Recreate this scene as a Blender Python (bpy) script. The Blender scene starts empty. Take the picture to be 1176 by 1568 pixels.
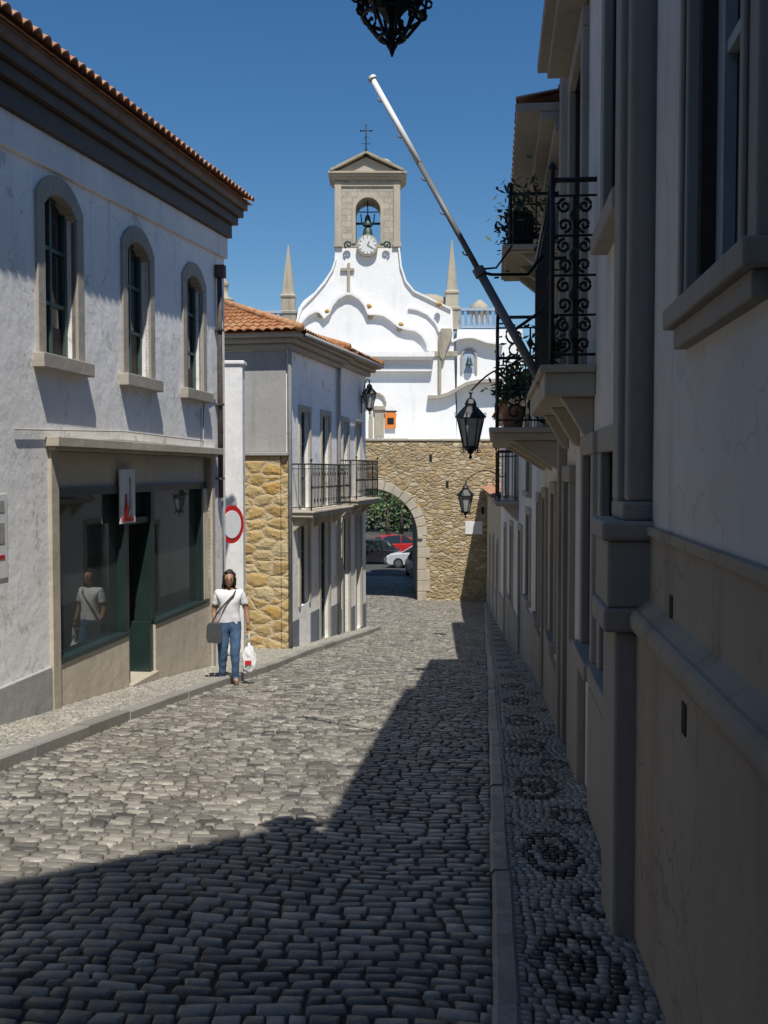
import bpy, bmesh, math, random
import numpy as np
from mathutils import Vector, Matrix
from mathutils import noise as mnoise
random.seed(7); np.random.seed(7)
scene=bpy.context.scene
D=bpy.data
# ------------------------------------------------------------------ terrain
_py=np.array([-60,-10,0,5,11.2,14.6,17.5,22,29.5,36,44,52,60,500])
_pz=np.array([3.2,.75,0,-.42,-1.0,-1.35,-1.68,-2.22,-2.9,-3.42,-3.85,-4.1,-4.2,-4.2])
_gy=np.arange(-60,500,.25); _gz=np.interp(_gy,_py,_pz); _k=np.ones(13)/13
_gz=np.convolve(np.pad(_gz,6,mode='edge'),_k,mode='valid')
def gz(y): return float(np.interp(y,_gy,_gz))
# ------------------------------------------------------------------ frames
def frame(a,b,side):
    L=math.sqrt(1+b*b); nx=side/L; ny=-side*b/L
    return lambda s,d,z:(a+b*s+nx*d, s+ny*d, z)
def yframe(Y0): return lambda s,d,z:(s,Y0-d,z)
# ------------------------------------------------------------------ materials
def newmat(name):
    m=D.materials.new(name); m.use_nodes=True
    nt=m.node_tree; b=nt.nodes['Principled BSDF']; return m,nt,b
def N(nt,t,**k):
    n=nt.nodes.new(t)
    for a,v in k.items(): setattr(n,a,v)
    return n
def coords(nt,scale=(1,1,1)):
    tc=N(nt,'ShaderNodeTexCoord'); mp=N(nt,'ShaderNodeMapping'); mp.inputs['Scale'].default_value=scale
    nt.links.new(tc.outputs['Object'],mp.inputs['Vector']); return mp.outputs['Vector']
def noise(nt,vec,scale,detail=3,rough=.6):
    n=N(nt,'ShaderNodeTexNoise'); n.inputs['Scale'].default_value=scale; n.inputs['Detail'].default_value=min(4,detail); n.inputs['Roughness'].default_value=rough
    nt.links.new(vec,n.inputs['Vector']); return n.outputs['Fac']
def ramp(nt,fac,stops):
    r=N(nt,'ShaderNodeValToRGB'); e=r.color_ramp.elements
    while len(e)<len(stops): e.new(.5)
    for i,(p,c) in enumerate(stops):
        e[i].position=p; e[i].color=(c[0],c[1],c[2],1) if not isinstance(c,(int,float)) else (c,c,c,1)
    nt.links.new(fac,r.inputs['Fac']); return r.outputs['Color']
def mix(nt,a,b,fac,mode='MIX'):
    m=N(nt,'ShaderNodeMix',data_type='RGBA',blend_type=mode)
    for s,v in ((m.inputs[6],a),(m.inputs[7],b)):
        if isinstance(v,tuple): s.default_value=(v[0],v[1],v[2],1)
        else: nt.links.new(v,s)
    if isinstance(fac,(int,float)): m.inputs[0].default_value=fac
    else: nt.links.new(fac,m.inputs[0])
    return m.outputs[2]
def bump(nt,b,h,strength,dist,prev=None):
    n=N(nt,'ShaderNodeBump'); n.inputs['Strength'].default_value=strength; n.inputs['Distance'].default_value=dist
    nt.links.new(h,n.inputs['Height'])
    if prev: nt.links.new(prev,n.inputs['Normal'])
    nt.links.new(n.outputs['Normal'],b.inputs['Normal']); return n.outputs['Normal']
def simple(name,col,rough=.7,var=.15,scale=6,metal=0,bs=0,spec=.5):
    m,nt,b=newmat(name); v=coords(nt)
    f=noise(nt,v,scale)
    c=ramp(nt,f,[(.3,tuple(x*(1-var) for x in col)),(.7,tuple(min(1,x*(1+var)) for x in col))])
    nt.links.new(c,b.inputs['Base Color']); b.inputs['Roughness'].default_value=rough; b.inputs['Metallic'].default_value=metal
    b.inputs['Specular IOR Level'].default_value=spec
    if bs: bump(nt,b,noise(nt,v,scale*8),bs,.01)
    return m
def plaster(name,col,dirt=(.30,.27,.22),amt=.5,rough=.9,patch=0,cracks=0,shade=.80):
    m,nt,b=newmat(name)
    v=coords(nt); vs=coords(nt,(1,1,.10))
    n1=noise(nt,v,.55,4,.6); n2=noise(nt,vs,3.4,4,.68); n3=noise(nt,v,9,4,.65)
    c=mix(nt,col,tuple(x*shade for x in col),ramp(nt,n1,[(.38,0),(.68,1)]))
    c=mix(nt,c,dirt,ramp(nt,n2,[(.54,0),(.85,amt)]))
    c=mix(nt,c,dirt,ramp(nt,n3,[(.58,0),(.8,amt*.6)]))
    if patch:
        n4=noise(nt,v,2.3,4,.72)
        c=mix(nt,c,(.45,.41,.34),ramp(nt,n4,[(.625,0),(.635,patch)]))
    if cracks:
        vo=N(nt,'ShaderNodeTexVoronoi',feature='DISTANCE_TO_EDGE'); vo.inputs['Scale'].default_value=.55
        nz=N(nt,'ShaderNodeTexNoise'); nz.inputs['Scale'].default_value=2.5; nz.inputs['Detail'].default_value=4; nt.links.new(v,nz.inputs['Vector'])
        ad=N(nt,'ShaderNodeVectorMath',operation='MULTIPLY_ADD'); nt.links.new(nz.outputs['Color'],ad.inputs[0]); ad.inputs[1].default_value=(.8,.8,.8); nt.links.new(v,ad.inputs[2]); nt.links.new(ad.outputs[0],vo.inputs['Vector'])
        c=mix(nt,c,tuple(x*.45 for x in col),ramp(nt,vo.outputs['Distance'],[(0,cracks),(.006,0)]))
    nt.links.new(c,b.inputs['Base Color']); b.inputs['Roughness'].default_value=rough; b.inputs['Specular IOR Level'].default_value=.25
    p=bump(nt,b,noise(nt,v,3,3),.5,.03); bump(nt,b,noise(nt,v,60,2),.25,.004,p)
    return m
def stonemat(name,cols,scale=(3.2,3.2,5.2),mortar=(.42,.37,.28),edge=.06,bdist=.05,rand=1.0):
    m,nt,b=newmat(name); v=coords(nt,scale)
    nz=N(nt,'ShaderNodeTexNoise'); nz.inputs['Scale'].default_value=1.5; nz.inputs['Detail'].default_value=3; nt.links.new(v,nz.inputs['Vector'])
    ad=N(nt,'ShaderNodeVectorMath',operation='MULTIPLY_ADD'); nt.links.new(nz.outputs['Color'],ad.inputs[0]); ad.inputs[1].default_value=(.5,.5,.5); nt.links.new(v,ad.inputs[2])
    v1=N(nt,'ShaderNodeTexVoronoi',feature='F1'); v1.inputs['Scale'].default_value=1; v1.inputs['Randomness'].default_value=rand
    v2=N(nt,'ShaderNodeTexVoronoi',feature='DISTANCE_TO_EDGE'); v2.inputs['Scale'].default_value=1; v2.inputs['Randomness'].default_value=rand
    nt.links.new(ad.outputs[0],v1.inputs['Vector']); nt.links.new(ad.outputs[0],v2.inputs['Vector'])
    sp=N(nt,'ShaderNodeSeparateColor'); nt.links.new(v1.outputs['Color'],sp.inputs[0])
    k=len(cols); c=ramp(nt,sp.outputs[0],[(i/(k-1),cc) for i,cc in enumerate(cols)])
    vv=coords(nt); c=mix(nt,c,(.55,.5,.45),ramp(nt,noise(nt,vv,14,4,.7),[(.3,0),(.8,.45)]),'MULTIPLY')
    c=mix(nt,c,(.22,.17,.10),ramp(nt,noise(nt,vv,.9,4,.6),[(.5,0),(.8,.45)]))
    e=ramp(nt,v2.outputs['Distance'],[(.01,0),(edge,1)])
    c=mix(nt,mortar,c,e)
    nt.links.new(c,b.inputs['Base Color']); b.inputs['Roughness'].default_value=.92; b.inputs['Specular IOR Level'].default_value=.25
    e2=ramp(nt,v2.outputs['Distance'],[(0,0),(edge*2.0,1)])
    p=bump(nt,b,e2,.9,bdist); bump(nt,b,noise(nt,vv,16,4,.7),.8,.035,p)
    return m
def ashlar(name,col,bw=.5,rh=.28):
    m,nt,b=newmat(name)
    tc=N(nt,'ShaderNodeTexCoord'); sx=N(nt,'ShaderNodeSeparateXYZ'); nt.links.new(tc.outputs['Object'],sx.inputs[0])
    cb=N(nt,'ShaderNodeCombineXYZ'); nt.links.new(sx.outputs['X'],cb.inputs['X']); nt.links.new(sx.outputs['Z'],cb.inputs['Y'])
    br=N(nt,'ShaderNodeTexBrick'); br.inputs['Scale'].default_value=1; br.inputs['Brick Width'].default_value=bw; br.inputs['Row Height'].default_value=rh
    br.inputs['Mortar Size'].default_value=.012; br.inputs['Color1'].default_value=(*col,1); br.inputs['Color2'].default_value=(*[x*.78 for x in col],1); br.inputs['Mortar'].default_value=(*[x*.5 for x in col],1)
    nt.links.new(cb.outputs[0],br.inputs['Vector'])
    v=coords(nt); c=mix(nt,br.outputs['Color'],(.2,.17,.12),ramp(nt,noise(nt,v,2.5,4,.7),[(.45,0),(.75,.6)]))
    nt.links.new(c,b.inputs['Base Color']); b.inputs['Roughness'].default_value=.9
    bump(nt,b,noise(nt,v,20,4),.5,.02); return m
def tilemat(name,c1,c2,c3):
    m,nt,b=newmat(name); v=coords(nt)
    c=ramp(nt,noise(nt,v,5,4,.75),[(.3,c1),(.5,c2),(.7,c3)])
    nt.links.new(c,b.inputs['Base Color']); b.inputs['Roughness'].default_value=.9
    bump(nt,b,noise(nt,v,30,3),.5,.01); return m
def settmat(name,stops,rough=(.35,.7),stain=(.30,.25,.18),spec=.5,dark=None):
    m,nt,b=newmat(name); v=coords(nt)
    at=N(nt,'ShaderNodeAttribute',attribute_name='tint')
    c=ramp(nt,at.outputs['Fac'],stops)
    c=mix(nt,c,(.42,.41,.39),ramp(nt,noise(nt,v,38,4,.7),[(.35,0),(.75,.6)]),'MULTIPLY')
    c=mix(nt,c,stain,ramp(nt,noise(nt,v,.7,4,.65),[(.45,0),(.75,.4)]))
    if dark: c=mix(nt,c,dark,ramp(nt,noise(nt,coords(nt,(1,.35,1)),1.3,4,.7),[(.50,0),(.78,.65)]))
    nt.links.new(c,b.inputs['Base Color']); b.inputs['Specular IOR Level'].default_value=spec
    r=ramp(nt,noise(nt,v,6,3),[(.3,rough[0]),(.7,rough[1])]); nt.links.new(r,b.inputs['Roughness'])
    bump(nt,b,noise(nt,v,45,3,.7),.8,.006); return m
def glassmat(name,col=(.02,.025,.025),rough=.04):
    m,nt,b=newmat(name); b.inputs['Base Color'].default_value=(*col,1); b.inputs['Roughness'].default_value=rough; b.inputs['Specular IOR Level'].default_value=.9
    bump(nt,b,noise(nt,coords(nt),1.2,2),.06,.02); return m

M_white=plaster('white_plaster',(.85,.83,.80),(.38,.34,.28),.5)
M_warm=plaster('warm_white_plaster',(.78,.74,.67),(.33,.28,.22),.6,cracks=.35)
M_old=plaster('old_white_plaster',(.92,.895,.86),(.38,.34,.28),.6,patch=.5,cracks=.6,shade=.88)
M_church=plaster('church_limewash',(.91,.90,.88),(.5,.47,.41),.35,shade=.92)
M_cream=plaster('cream_render',(.62,.55,.43),(.28,.23,.17),.5)
M_beige=plaster('beige_plinth_render',(.45,.38,.29),(.18,.14,.10),.7,cracks=.6)
M_beige2=plaster('ochre_render',(.56,.49,.37),(.22,.17,.11),.6)
M_greyp=plaster('grey_cement_and_shade',(.40,.39,.37),(.2,.18,.15),.6)
M_grey2=plaster('blue_grey_plinth',(.20,.22,.25),(.1,.1,.1),.5)
M_trim=plaster('limestone_trim',(.52,.46,.36),(.22,.18,.13),.6)
M_trimg=plaster('grey_stone_surround',(.42,.38,.32),(.20,.17,.14),.6)
M_rubble=stonemat('rubble_stone',[(.42,.29,.13),(.56,.43,.25),(.32,.24,.14),(.64,.55,.38),(.38,.28,.15)],(3.4,3.4,6.6),(.42,.33,.20),.09,.045,.85)
M_rubble2=stonemat('yellow_rubble',[(.56,.36,.12),(.62,.47,.24),(.46,.31,.12),(.66,.54,.33)],(2.6,2.6,4.2),(.58,.47,.30),.13,.03,.8)
M_ashlar=ashlar('belfry_ashlar',(.52,.47,.38))
M_stone=plaster('carved_stone',(.44,.39,.30),(.14,.11,.08),.8)
M_ochre=simple('lichen_stone',(.45,.28,.09),.9,.4,8)
M_iron=simple('wrought_iron',(.012,.012,.013),.45,.3,9,.3)
M_green=simple('dark_green_paint',(.018,.035,.032),.35,.2,3)
M_brown=simple('brown_paint_and_shade',(.045,.028,.020),.6,.3,4)
M_fascia=simple('fascia_brown',(.17,.11,.075),.75,.3,4)
M_rust=simple('rusty_pipe',(.085,.06,.048),.8,.5,5)
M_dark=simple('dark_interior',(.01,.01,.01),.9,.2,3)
M_glass=glassmat('window_glass'); M_shop=glassmat('shop_glass',(.045,.055,.05),.025)
M_frame=simple('green_window_frame',(.06,.10,.09),.5,.15,4)
M_wframe=simple('pale_window_frame',(.45,.46,.45),.5,.1,4)
M_tile=tilemat('roof_tiles',(.24,.10,.055),(.42,.19,.10),(.46,.34,.23))
M_tile2=tilemat('lichen_tiles',(.20,.10,.05),(.46,.20,.08),(.45,.34,.20))
M_tile3=tilemat('red_tiles',(.38,.10,.05),(.48,.15,.08),(.5,.24,.14))
M_sett=settmat('granite_setts',[(0,(.08,.075,.068)),(.5,(.215,.200,.172)),(1,(.42,.39,.335))],(.28,.6),(.29,.24,.175),dark=(.09,.08,.065))
M_calc=settmat('calcada_stones',[(0,(.018,.019,.022)),(.3,(.03,.03,.034)),(.45,(.27,.25,.215)),(1,(.50,.47,.40))],(.35,.65),(.16,.14,.11))
M_calcl=settmat('pale_calcada',[(0,(.25,.235,.2)),(1,(.46,.43,.37))],(.5,.8))
M_kerb=settmat('kerb_granite',[(0,(.24,.23,.21)),(1,(.36,.34,.31))],(.35,.65))
M_joint=simple('sandy_joints',(.085,.074,.058),.95,.35,12,bs=.5)
M_white_paint=simple('white_enamel',(.8,.8,.8),.4,.04)
M_red=simple('red_enamel',(.55,.02,.02),.4,.05)
M_orange=simple('orange_print',(.75,.22,.03),.6,.1)
M_bronze=simple('bronze_patina',(.05,.09,.075),.5,.4,8,.4)
M_lamp=simple('lamp_glass',(.35,.36,.34),.25,.15,6)
M_paper=simple('paper',(.70,.70,.68),.8,.06)
M_pole=simple('pole_grey',(.16,.16,.165),.5,.2,6)

# ------------------------------------------------------------------ mesh builder
class MB:
    def __init__(s): s.v=[]; s.f=[]; s.m=[]; s.sm=[]
    def add(s,vs,fs,m=0,smooth=False):
        o=len(s.v); s.v+= [tuple(p) for p in vs]
        for f in fs: s.f.append([i+o for i in f]); s.m.append(m); s.sm.append(smooth)
    def box(s,fr,s0,s1,d0,d1,z0,z1,m=0,tilt=None):
        t=tilt or (lambda a:0)
        P=[fr(a,d,z+t(a)) for z in (z0,z1) for d in (d0,d1) for a in (s0,s1)]
        s.add(P,[(0,1,3,2),(4,6,7,5),(0,4,5,1),(2,3,7,6),(0,2,6,4),(1,5,7,3)],m)
    def ext(s,fr,pts,d0,d1,m=0):
        n=len(pts); P=[fr(a,d0,z) for a,z in pts]+[fr(a,d1,z) for a,z in pts]
        F=[tuple(range(n)),tuple(range(2*n-1,n-1,-1))]+[(i,(i+1)%n,n+(i+1)%n,n+i) for i in range(n)]
        s.add(P,F,m)
    def strip(s,fr,pts,w,d0,d1,m=0):
        n=len(pts); V=[];
        for i,(a,z) in enumerate(pts):
            p=pts[max(0,i-1)]; q=pts[min(n-1,i+1)]; tx,tz=q[0]-p[0],q[1]-p[1]; L=math.hypot(tx,tz) or 1
            nx,nz=tz/L*w,-tx/L*w
            for (aa,zz) in ((a,z),(a+nx,z+nz)):
                V+= [fr(aa,d0,zz),fr(aa,d1,zz)]
        F=[]
        for i in range(n-1):
            a=i*4;b=a+4
            F+=[(a,b,b+1,a+1),(a+1,b+1,b+3,a+3),(a+3,b+3,b+2,a+2),(a+2,b+2,b,a)]
        F+=[(0,1,3,2),((n-1)*4,(n-1)*4+2,(n-1)*4+3,(n-1)*4+1)]
        s.add(V,F,m)
    def tube(s,pts,r,seg=6,m=0,r1=None,cap=True):
        pts=[Vector(p) for p in pts]; n=len(pts); V=[]
        up=Vector((0,0,1))
        for i,p in enumerate(pts):
            t=(pts[min(n-1,i+1)]-pts[max(0,i-1)]); 
            if t.length<1e-9: t=Vector((0,0,1))
            t.normalize()
            a=t.cross(up)
            if a.length<.05: a=t.cross(Vector((1,0,0)))
            a.normalize(); b=t.cross(a)
            rr=r if r1 is None else r+(r1-r)*i/(n-1)
            for k in range(seg):
                an=2*math.pi*k/seg; V.append(p+a*math.cos(an)*rr+b*math.sin(an)*rr)
        F=[(i*seg+k,i*seg+(k+1)%seg,(i+1)*seg+(k+1)%seg,(i+1)*seg+k) for i in range(n-1) for k in range(seg)]
        if cap: F+=[tuple(range(seg)),tuple((n-1)*seg+k for k in range(seg))]
        s.add(V,F,m,seg>4)
    def lathe(s,c,prof,seg=16,m=0,smooth=True,sx=1,sy=1,rot=0):
        V=[];n=len(prof)
        for r,z in prof:
            for k in range(seg):
                an=2*math.pi*k/seg+rot; V.append((c[0]+r*sx*math.cos(an),c[1]+r*sy*math.sin(an),c[2]+z))
        F=[(i*seg+k,i*seg+(k+1)%seg,(i+1)*seg+(k+1)%seg,(i+1)*seg+k) for i in range(n-1) for k in range(seg)]
        F+=[tuple(range(seg)),tuple((n-1)*seg+k for k in range(seg))]
        s.add(V,F,m,smooth)
    def disc(s,c,nrm,r,t,m=0,seg=28):
        q=Vector(nrm).normalized().to_track_quat('Z','Y'); V=[]
        for h in (-t/2,t/2):
            for k in range(seg):
                an=2*math.pi*k/seg; V.append(Vector(c)+q@Vector((r*math.cos(an),r*math.sin(an),h)))
        F=[(k,(k+1)%seg,seg+(k+1)%seg,seg+k) for k in range(seg)]+[tuple(range(seg)),tuple(range(2*seg-1,seg-1,-1))]
        s.add(V,F,m)
    def build(s,name,mats,parent=None,bevel=0,recalc=True):
        me=D.meshes.new(name); me.from_pydata([tuple(p) for p in s.v],[],s.f)
        for m in mats: me.materials.append(m)
        me.polygons.foreach_set('material_index',s.m); me.polygons.foreach_set('use_smooth',s.sm)
        if recalc:
            bm=bmesh.new(); bm.from_mesh(me); bmesh.ops.recalc_face_normals(bm,faces=bm.faces); bm.to_mesh(me); bm.free()
        me.update()
        o=D.objects.new(name,me); scene.collection.objects.link(o)
        if parent: o.parent=parent; o.matrix_parent_inverse=parent.matrix_world.inverted()
        if bevel:
            b=o.modifiers.new('bevel','BEVEL'); b.width=bevel; b.segments=2; b.limit_method='ANGLE'; b.angle_limit=.7
        return o
def empty(name,loc=(0,0,0)):
    e=D.objects.new(name,None); e.location=loc; scene.collection.objects.link(e); e.empty_display_size=.3
    e.matrix_world=Matrix.Translation(loc); return e
def wall(mb,fr,s0,s1,z0,z1,ops,depth,m=0,mr=None,ztop=None):
    mr=m if mr is None else mr
    S=sorted({s0,s1}|{o[0] for o in ops}|{o[1] for o in ops}); Z=sorted({z0,z1}|{o[2] for o in ops}|{o[3] for o in ops})
    zz=lambda s,z: ztop(s) if (ztop and z==z1) else z
    for i in range(len(S)-1):
        for j in range(len(Z)-1):
            cs=(S[i]+S[i+1])/2; cz=(Z[j]+Z[j+1])/2
            if any(o[0]<cs<o[1] and o[2]<cz<o[3] for o in ops): continue
            mb.add([fr(S[i],0,Z[j]),fr(S[i+1],0,Z[j]),fr(S[i+1],0,zz(S[i+1],Z[j+1])),fr(S[i],0,zz(S[i],Z[j+1]))],[(0,1,2,3)],m)
    for a,b,c,d in ops:
        P=[(a,c),(b,c),(b,d),(a,d)]
        for k in range(4):
            p=P[k];q=P[(k+1)%4]
            mb.add([fr(p[0],0,p[1]),fr(q[0],0,q[1]),fr(q[0],-depth,q[1]),fr(p[0],-depth,p[1])],[(0,1,2,3)],mr)
def window(mf,mg,fr,s0,s1,z0,z1,d,fw=.05,bars_v=1,bars_h=1):
    mg.box(fr,s0-.02,s1+.02,d-.03,d,z0-.02,z1+.02)
    e=.04
    for a,b,c,dd in ((s0,s0+fw,z0,z1),(s1-fw,s1,z0,z1),(s0+fw,s1-fw,z0,z0+fw),(s0+fw,s1-fw,z1-fw,z1)):
        mf.box(fr,a,b,d+.002,d+e,c,dd)
    for k in range(bars_v):
        x=s0+(s1-s0)*(k+1)/(bars_v+1); mf.box(fr,x-.025,x+.025,d+.002,d+e-.004,z0+fw,z1-fw)
    for k in range(bars_h):
        z=z0+(z1-z0)*(k+1)/(bars_h+1); mf.box(fr,s0+fw,s1-fw,d+.002,d+e-.008,z-.02,z+.02)
def surround(mb,fr,s0,s1,z0,z1,w,d=.03,m=0,bottom=False,back=-.02):
    mb.box(fr,s0-w,s0,back,d,z0,z1,m); mb.box(fr,s1,s1+w,back,d,z0,z1,m); mb.box(fr,s0-w-.003,s1+w+.003,back,d+.003,z1,z1+w,m)
    if bottom: mb.box(fr,s0-w-.05,s1+w+.05,back,d+.05,z0-.1,z0,m)
def tiles(mb,A,B,C,E,m=0,pitch=.2,amp=.045,course=.38):
    A,B,C,E=[Vector(p) for p in (A,B,C,E)]
    nu=max(2,int((B-A).length/pitch))*6; nv=max(1,int(((E-A).length+(C-B).length)/2/course))
    nrm=(B-A).cross(E-A).normalized()
    if nrm.z<0: nrm=-nrm
    V=[];F=[]
    for j in range(nv*2):
        t=((j//2)+(j%2)*.999)/nv; lift=.03 if j%2==0 else 0
        for i in range(nu+1):
            u=i/nu; p=(A*(1-u)+B*u)*(1-t)+(E*(1-u)+C*u)*t
            h=abs(math.sin(i/6*math.pi))*amp
            V.append(p+nrm*(h+lift+.012*mnoise.noise(p*1.7)))
    w=nu+1
    for j in range(nv*2-1):
        for i in range(nu): F.append((j*w+i,j*w+i+1,(j+1)*w+i+1,(j+1)*w+i))
    o=len(V)
    for i in range(nu+1): V.append(V[i]-nrm*.02)
    for i in range(nu): F.append((i,o+i,o+i+1,i+1))
    q=len(V); V+=[A-nrm*.03,B-nrm*.03,C-nrm*.03,E-nrm*.03]; F.append((q,q+1,q+2,q+3))
    mb.add(V,F,m,False)
def hip(mb,fr,s0,s1,d0,d1,z,h,m=0):
    w=min(abs(s1-s0),abs(d1-d0))/2
    sm0,sm1=s0+w,s1-w; dm=(d0+d1)/2
    if abs(s1-s0)>=abs(d1-d0): R0,R1=fr(sm0,dm,z+h),fr(sm1,dm,z+h)
    else: R0=R1=fr((s0+s1)/2,dm,z+h)
    tiles(mb,fr(s0,d1,z),fr(s1,d1,z),R1,R0,m)
    tiles(mb,fr(s0,d0,z),fr(s1,d0,z),R1,R0,m)
    tiles(mb,fr(s0,d0,z),fr(s0,d1,z),R0,R0,m)
    tiles(mb,fr(s1,d0,z),fr(s1,d1,z),R1,R1,m)
    for a,b in ((fr(s0,d1,z),R0),(fr(s1,d1,z),R1),(fr(s0,d0,z),R0),(R0,R1)):
        if (Vector(a)-Vector(b)).length>.1: mb.tube([Vector(a)+Vector((0,0,.06)),Vector(b)+Vector((0,0,.06))],.09,7,m)
def arcpts(cx,cz,r,a0,a1,n,rz=None):
    rz=rz or r
    return [(cx+r*math.cos(a0+(a1-a0)*i/n),cz+rz*math.sin(a0+(a1-a0)*i/n)) for i in range(n+1)]
def spiral(cx,cz,r,turns=1.6,n=22,a0=0,sgn=1):
    return [(cx+sgn*r*(1-i/n*.85)*math.cos(a0+turns*2*math.pi*i/n),cz+r*(1-i/n*.85)*math.sin(a0+turns*2*math.pi*i/n)) for i in range(n+1)]

# ------------------------------------------------------------------ GROUND
def ground():
    ys=np.concatenate([np.arange(-60,60,1.0),np.array([60,80,120,200,320,480])]); xs=np.array([-300,-100,-40,-15,-8,-4,-2,0,2,4,8,15,40,100,300.])
    V=[(x,y,gz(y)-.020) for y in ys for x in xs]; w=len(xs)
    F=[(j*w+i,j*w+i+1,(j+1)*w+i+1,(j+1)*w+i) for j in range(len(ys)-1) for i in range(w-1)]
    mb=MB(); mb.add(V,F,0,True); return mb.build('ground',[M_joint])
ground()
def setts(name,y0,y1,xl,xr,row,wmin,wmax,zoff,skew,gap,material,tintf,jz=.006,inset=.018,parent=None,arc=0.,tilt=.02):
    V=[];F=[];T=[]
    y=y0; rng=random.Random(len(name)*13)
    while y<y1:
        rw=row*rng.uniform(.78,1.25)
        a=xl(y); b=xr(y); x=a-rng.uniform(0,wmin*.5); mid=(a+b)/2
        while x<b-.02:
            w=min(rng.uniform(wmin,wmax),b-x)
            if b-x-w<wmin*.45: w=b-x
            g=gap/2; h=rng.uniform(-jz,jz); tx,ty=rng.uniform(-tilt,tilt),rng.uniform(-tilt,tilt)
            ph=[]
            for cx,cy in ((x+g,g),(x+w-g,g),(x+w-g,rw-g),(x+g,rw-g)):
                jx=rng.uniform(-1,1)*gap*.9; jy=rng.uniform(-1,1)*gap*.8
                ph.append((cx+jx,y+cy+jy))
            ccx=x+w/2; ccy=y+rw/2
            o=len(V)
            for ins,dz in ((0,-.04),(inset*.3,-.006),(inset,0)):
                for (px,py) in ph:
                    dx,dy=ccx-px,ccy-py; L=math.hypot(dx,dy)
                    k=min(.6,ins*1.4/L); qx,qy=px+dx*k,py+dy*k
                    off=-skew*(qx-mid)+arc*((qx-mid)**2)+.045*math.sin(qx*1.7+y*.6)+.03*math.sin(qx*4.1-y*1.3)
                    z=gz(qy+off)+zoff+h+dz+(qx-ccx)*tx+(qy-ccy)*ty+.010*math.sin(qx*1.3+1)*math.sin(qy*.9)
                    V.append((qx,qy+off,z))
            t=tintf(ccx,ccy,rng); T+= [t]*12
            for r in (0,4):
                for k in range(4): F.append((o+r+k,o+r+(k+1)%4,o+r+4+(k+1)%4,o+r+4+k))
            F.append((o+8,o+9,o+10,o+11))
            x+=w
        y+=rw
    me=D.meshes.new(name); me.from_pydata(V,[],F); me.materials.append(material)
    at=me.attributes.new('tint','FLOAT','POINT'); at.data.foreach_set('value',T)
    me.polygons.foreach_set('use_smooth',[True]*len(F)); me.update()
    ob=D.objects.new(name,me); scene.collection.objects.link(ob)
    return ob
LK=lambda y: float(np.interp(y,[-10,17.5,22,29.8,30.6,32,60],[-5.42,-1.78,-1.5,-.08,-.15,-3.2,-4.5]))
RK=lambda y: float(np.interp(y,[-10,16,42,60],[-.95,1.6,4.05,5.5]))
setts('cobbled_road',.6,57,LK,RK,.088,.07,.18,0,.11,.010,M_sett,lambda x,y,r:min(1,max(0,r.gauss(.5,.27))),.005,.012,arc=.012,tilt=.04)
def rwallx(y): return .655+.105*y if y<16 else 1.183+.072*y
def rt(x,y,r):
    yy=(y%1.6)-.8; c=RK(y)+.33
    k=((x-c)/.16)**2+(yy/.42)**2; k2=((x-c)/.08)**2+(yy/.20)**2
    sc=((x-c-.17)/.12)**2+((((y+.8)%1.6)-.8)/.20)**2
    if r.random()<.06: return r.uniform(0,1)
    return r.uniform(0,.3) if ((.5<k<1.0) or k2<.85 or .4<sc<1) else r.uniform(.42,1)
setts('pavement',.4,42,lambda y:RK(y)+.10,lambda y:rwallx(y),.050,.038,.06,.070,.10,.005,M_calc,rt,.0015,.005,tilt=.03)
def lwallx(y): 
    if y<17.5: return .1325*y-4.975
    if y<22: return -4.6
    return -6.43+.2*y
setts('pavement',-3,29.6,lwallx,lambda y:LK(y)-.16,.065,.05,.085,.10,.12,.007,M_calcl,lambda x,y,r:r.random(),.002,.008,tilt=.03)
def kerb(name,f,y0,y1,w,off,h,mat_,L=.95,drop=.12):
    V=[];F=[];T=[]; y=y0; rng=random.Random(5)
    while y<y1:
        l=min(L*rng.uniform(.7,1.25),y1-y); g=.005; t=rng.random(); dz=rng.uniform(-.005,.005); dx=rng.uniform(-.006,.006)
        o=len(V); sec=[(off,-drop),(off,h-.018),(off+.018,h),(off+w-.015,h),(off+w,h-.015),(off+w,-drop)]
        for yy in (y+g,y+l-g):
            for a,z in sec: V.append((f(yy)+a+dx,yy,gz(yy)+z+dz))
        n=6
        for k in range(n-1): F.append((o+k,o+k+1,o+n+k+1,o+n+k))
        F+= [tuple(o+k for k in range(n)),tuple(o+n+k for k in range(n))]
        T+=[t]*12; y+=l
    me=D.meshes.new(name); me.from_pydata(V,[],F); me.materials.append(mat_)
    at=me.attributes.new('tint','FLOAT','POINT'); at.data.foreach_set('value',T)
    bm=bmesh.new(); bm.from_mesh(me); bmesh.ops.recalc_face_normals(bm,faces=bm.faces); bm.to_mesh(me); bm.free()
    ob=D.objects.new(name,me); scene.collection.objects.link(ob); return ob
kerb('kerb',RK,.4,42,.10,0,.08,M_kerb)
kerb('kerb',LK,-3,30.6,.16,-.16,.105,M_kerb)

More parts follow.
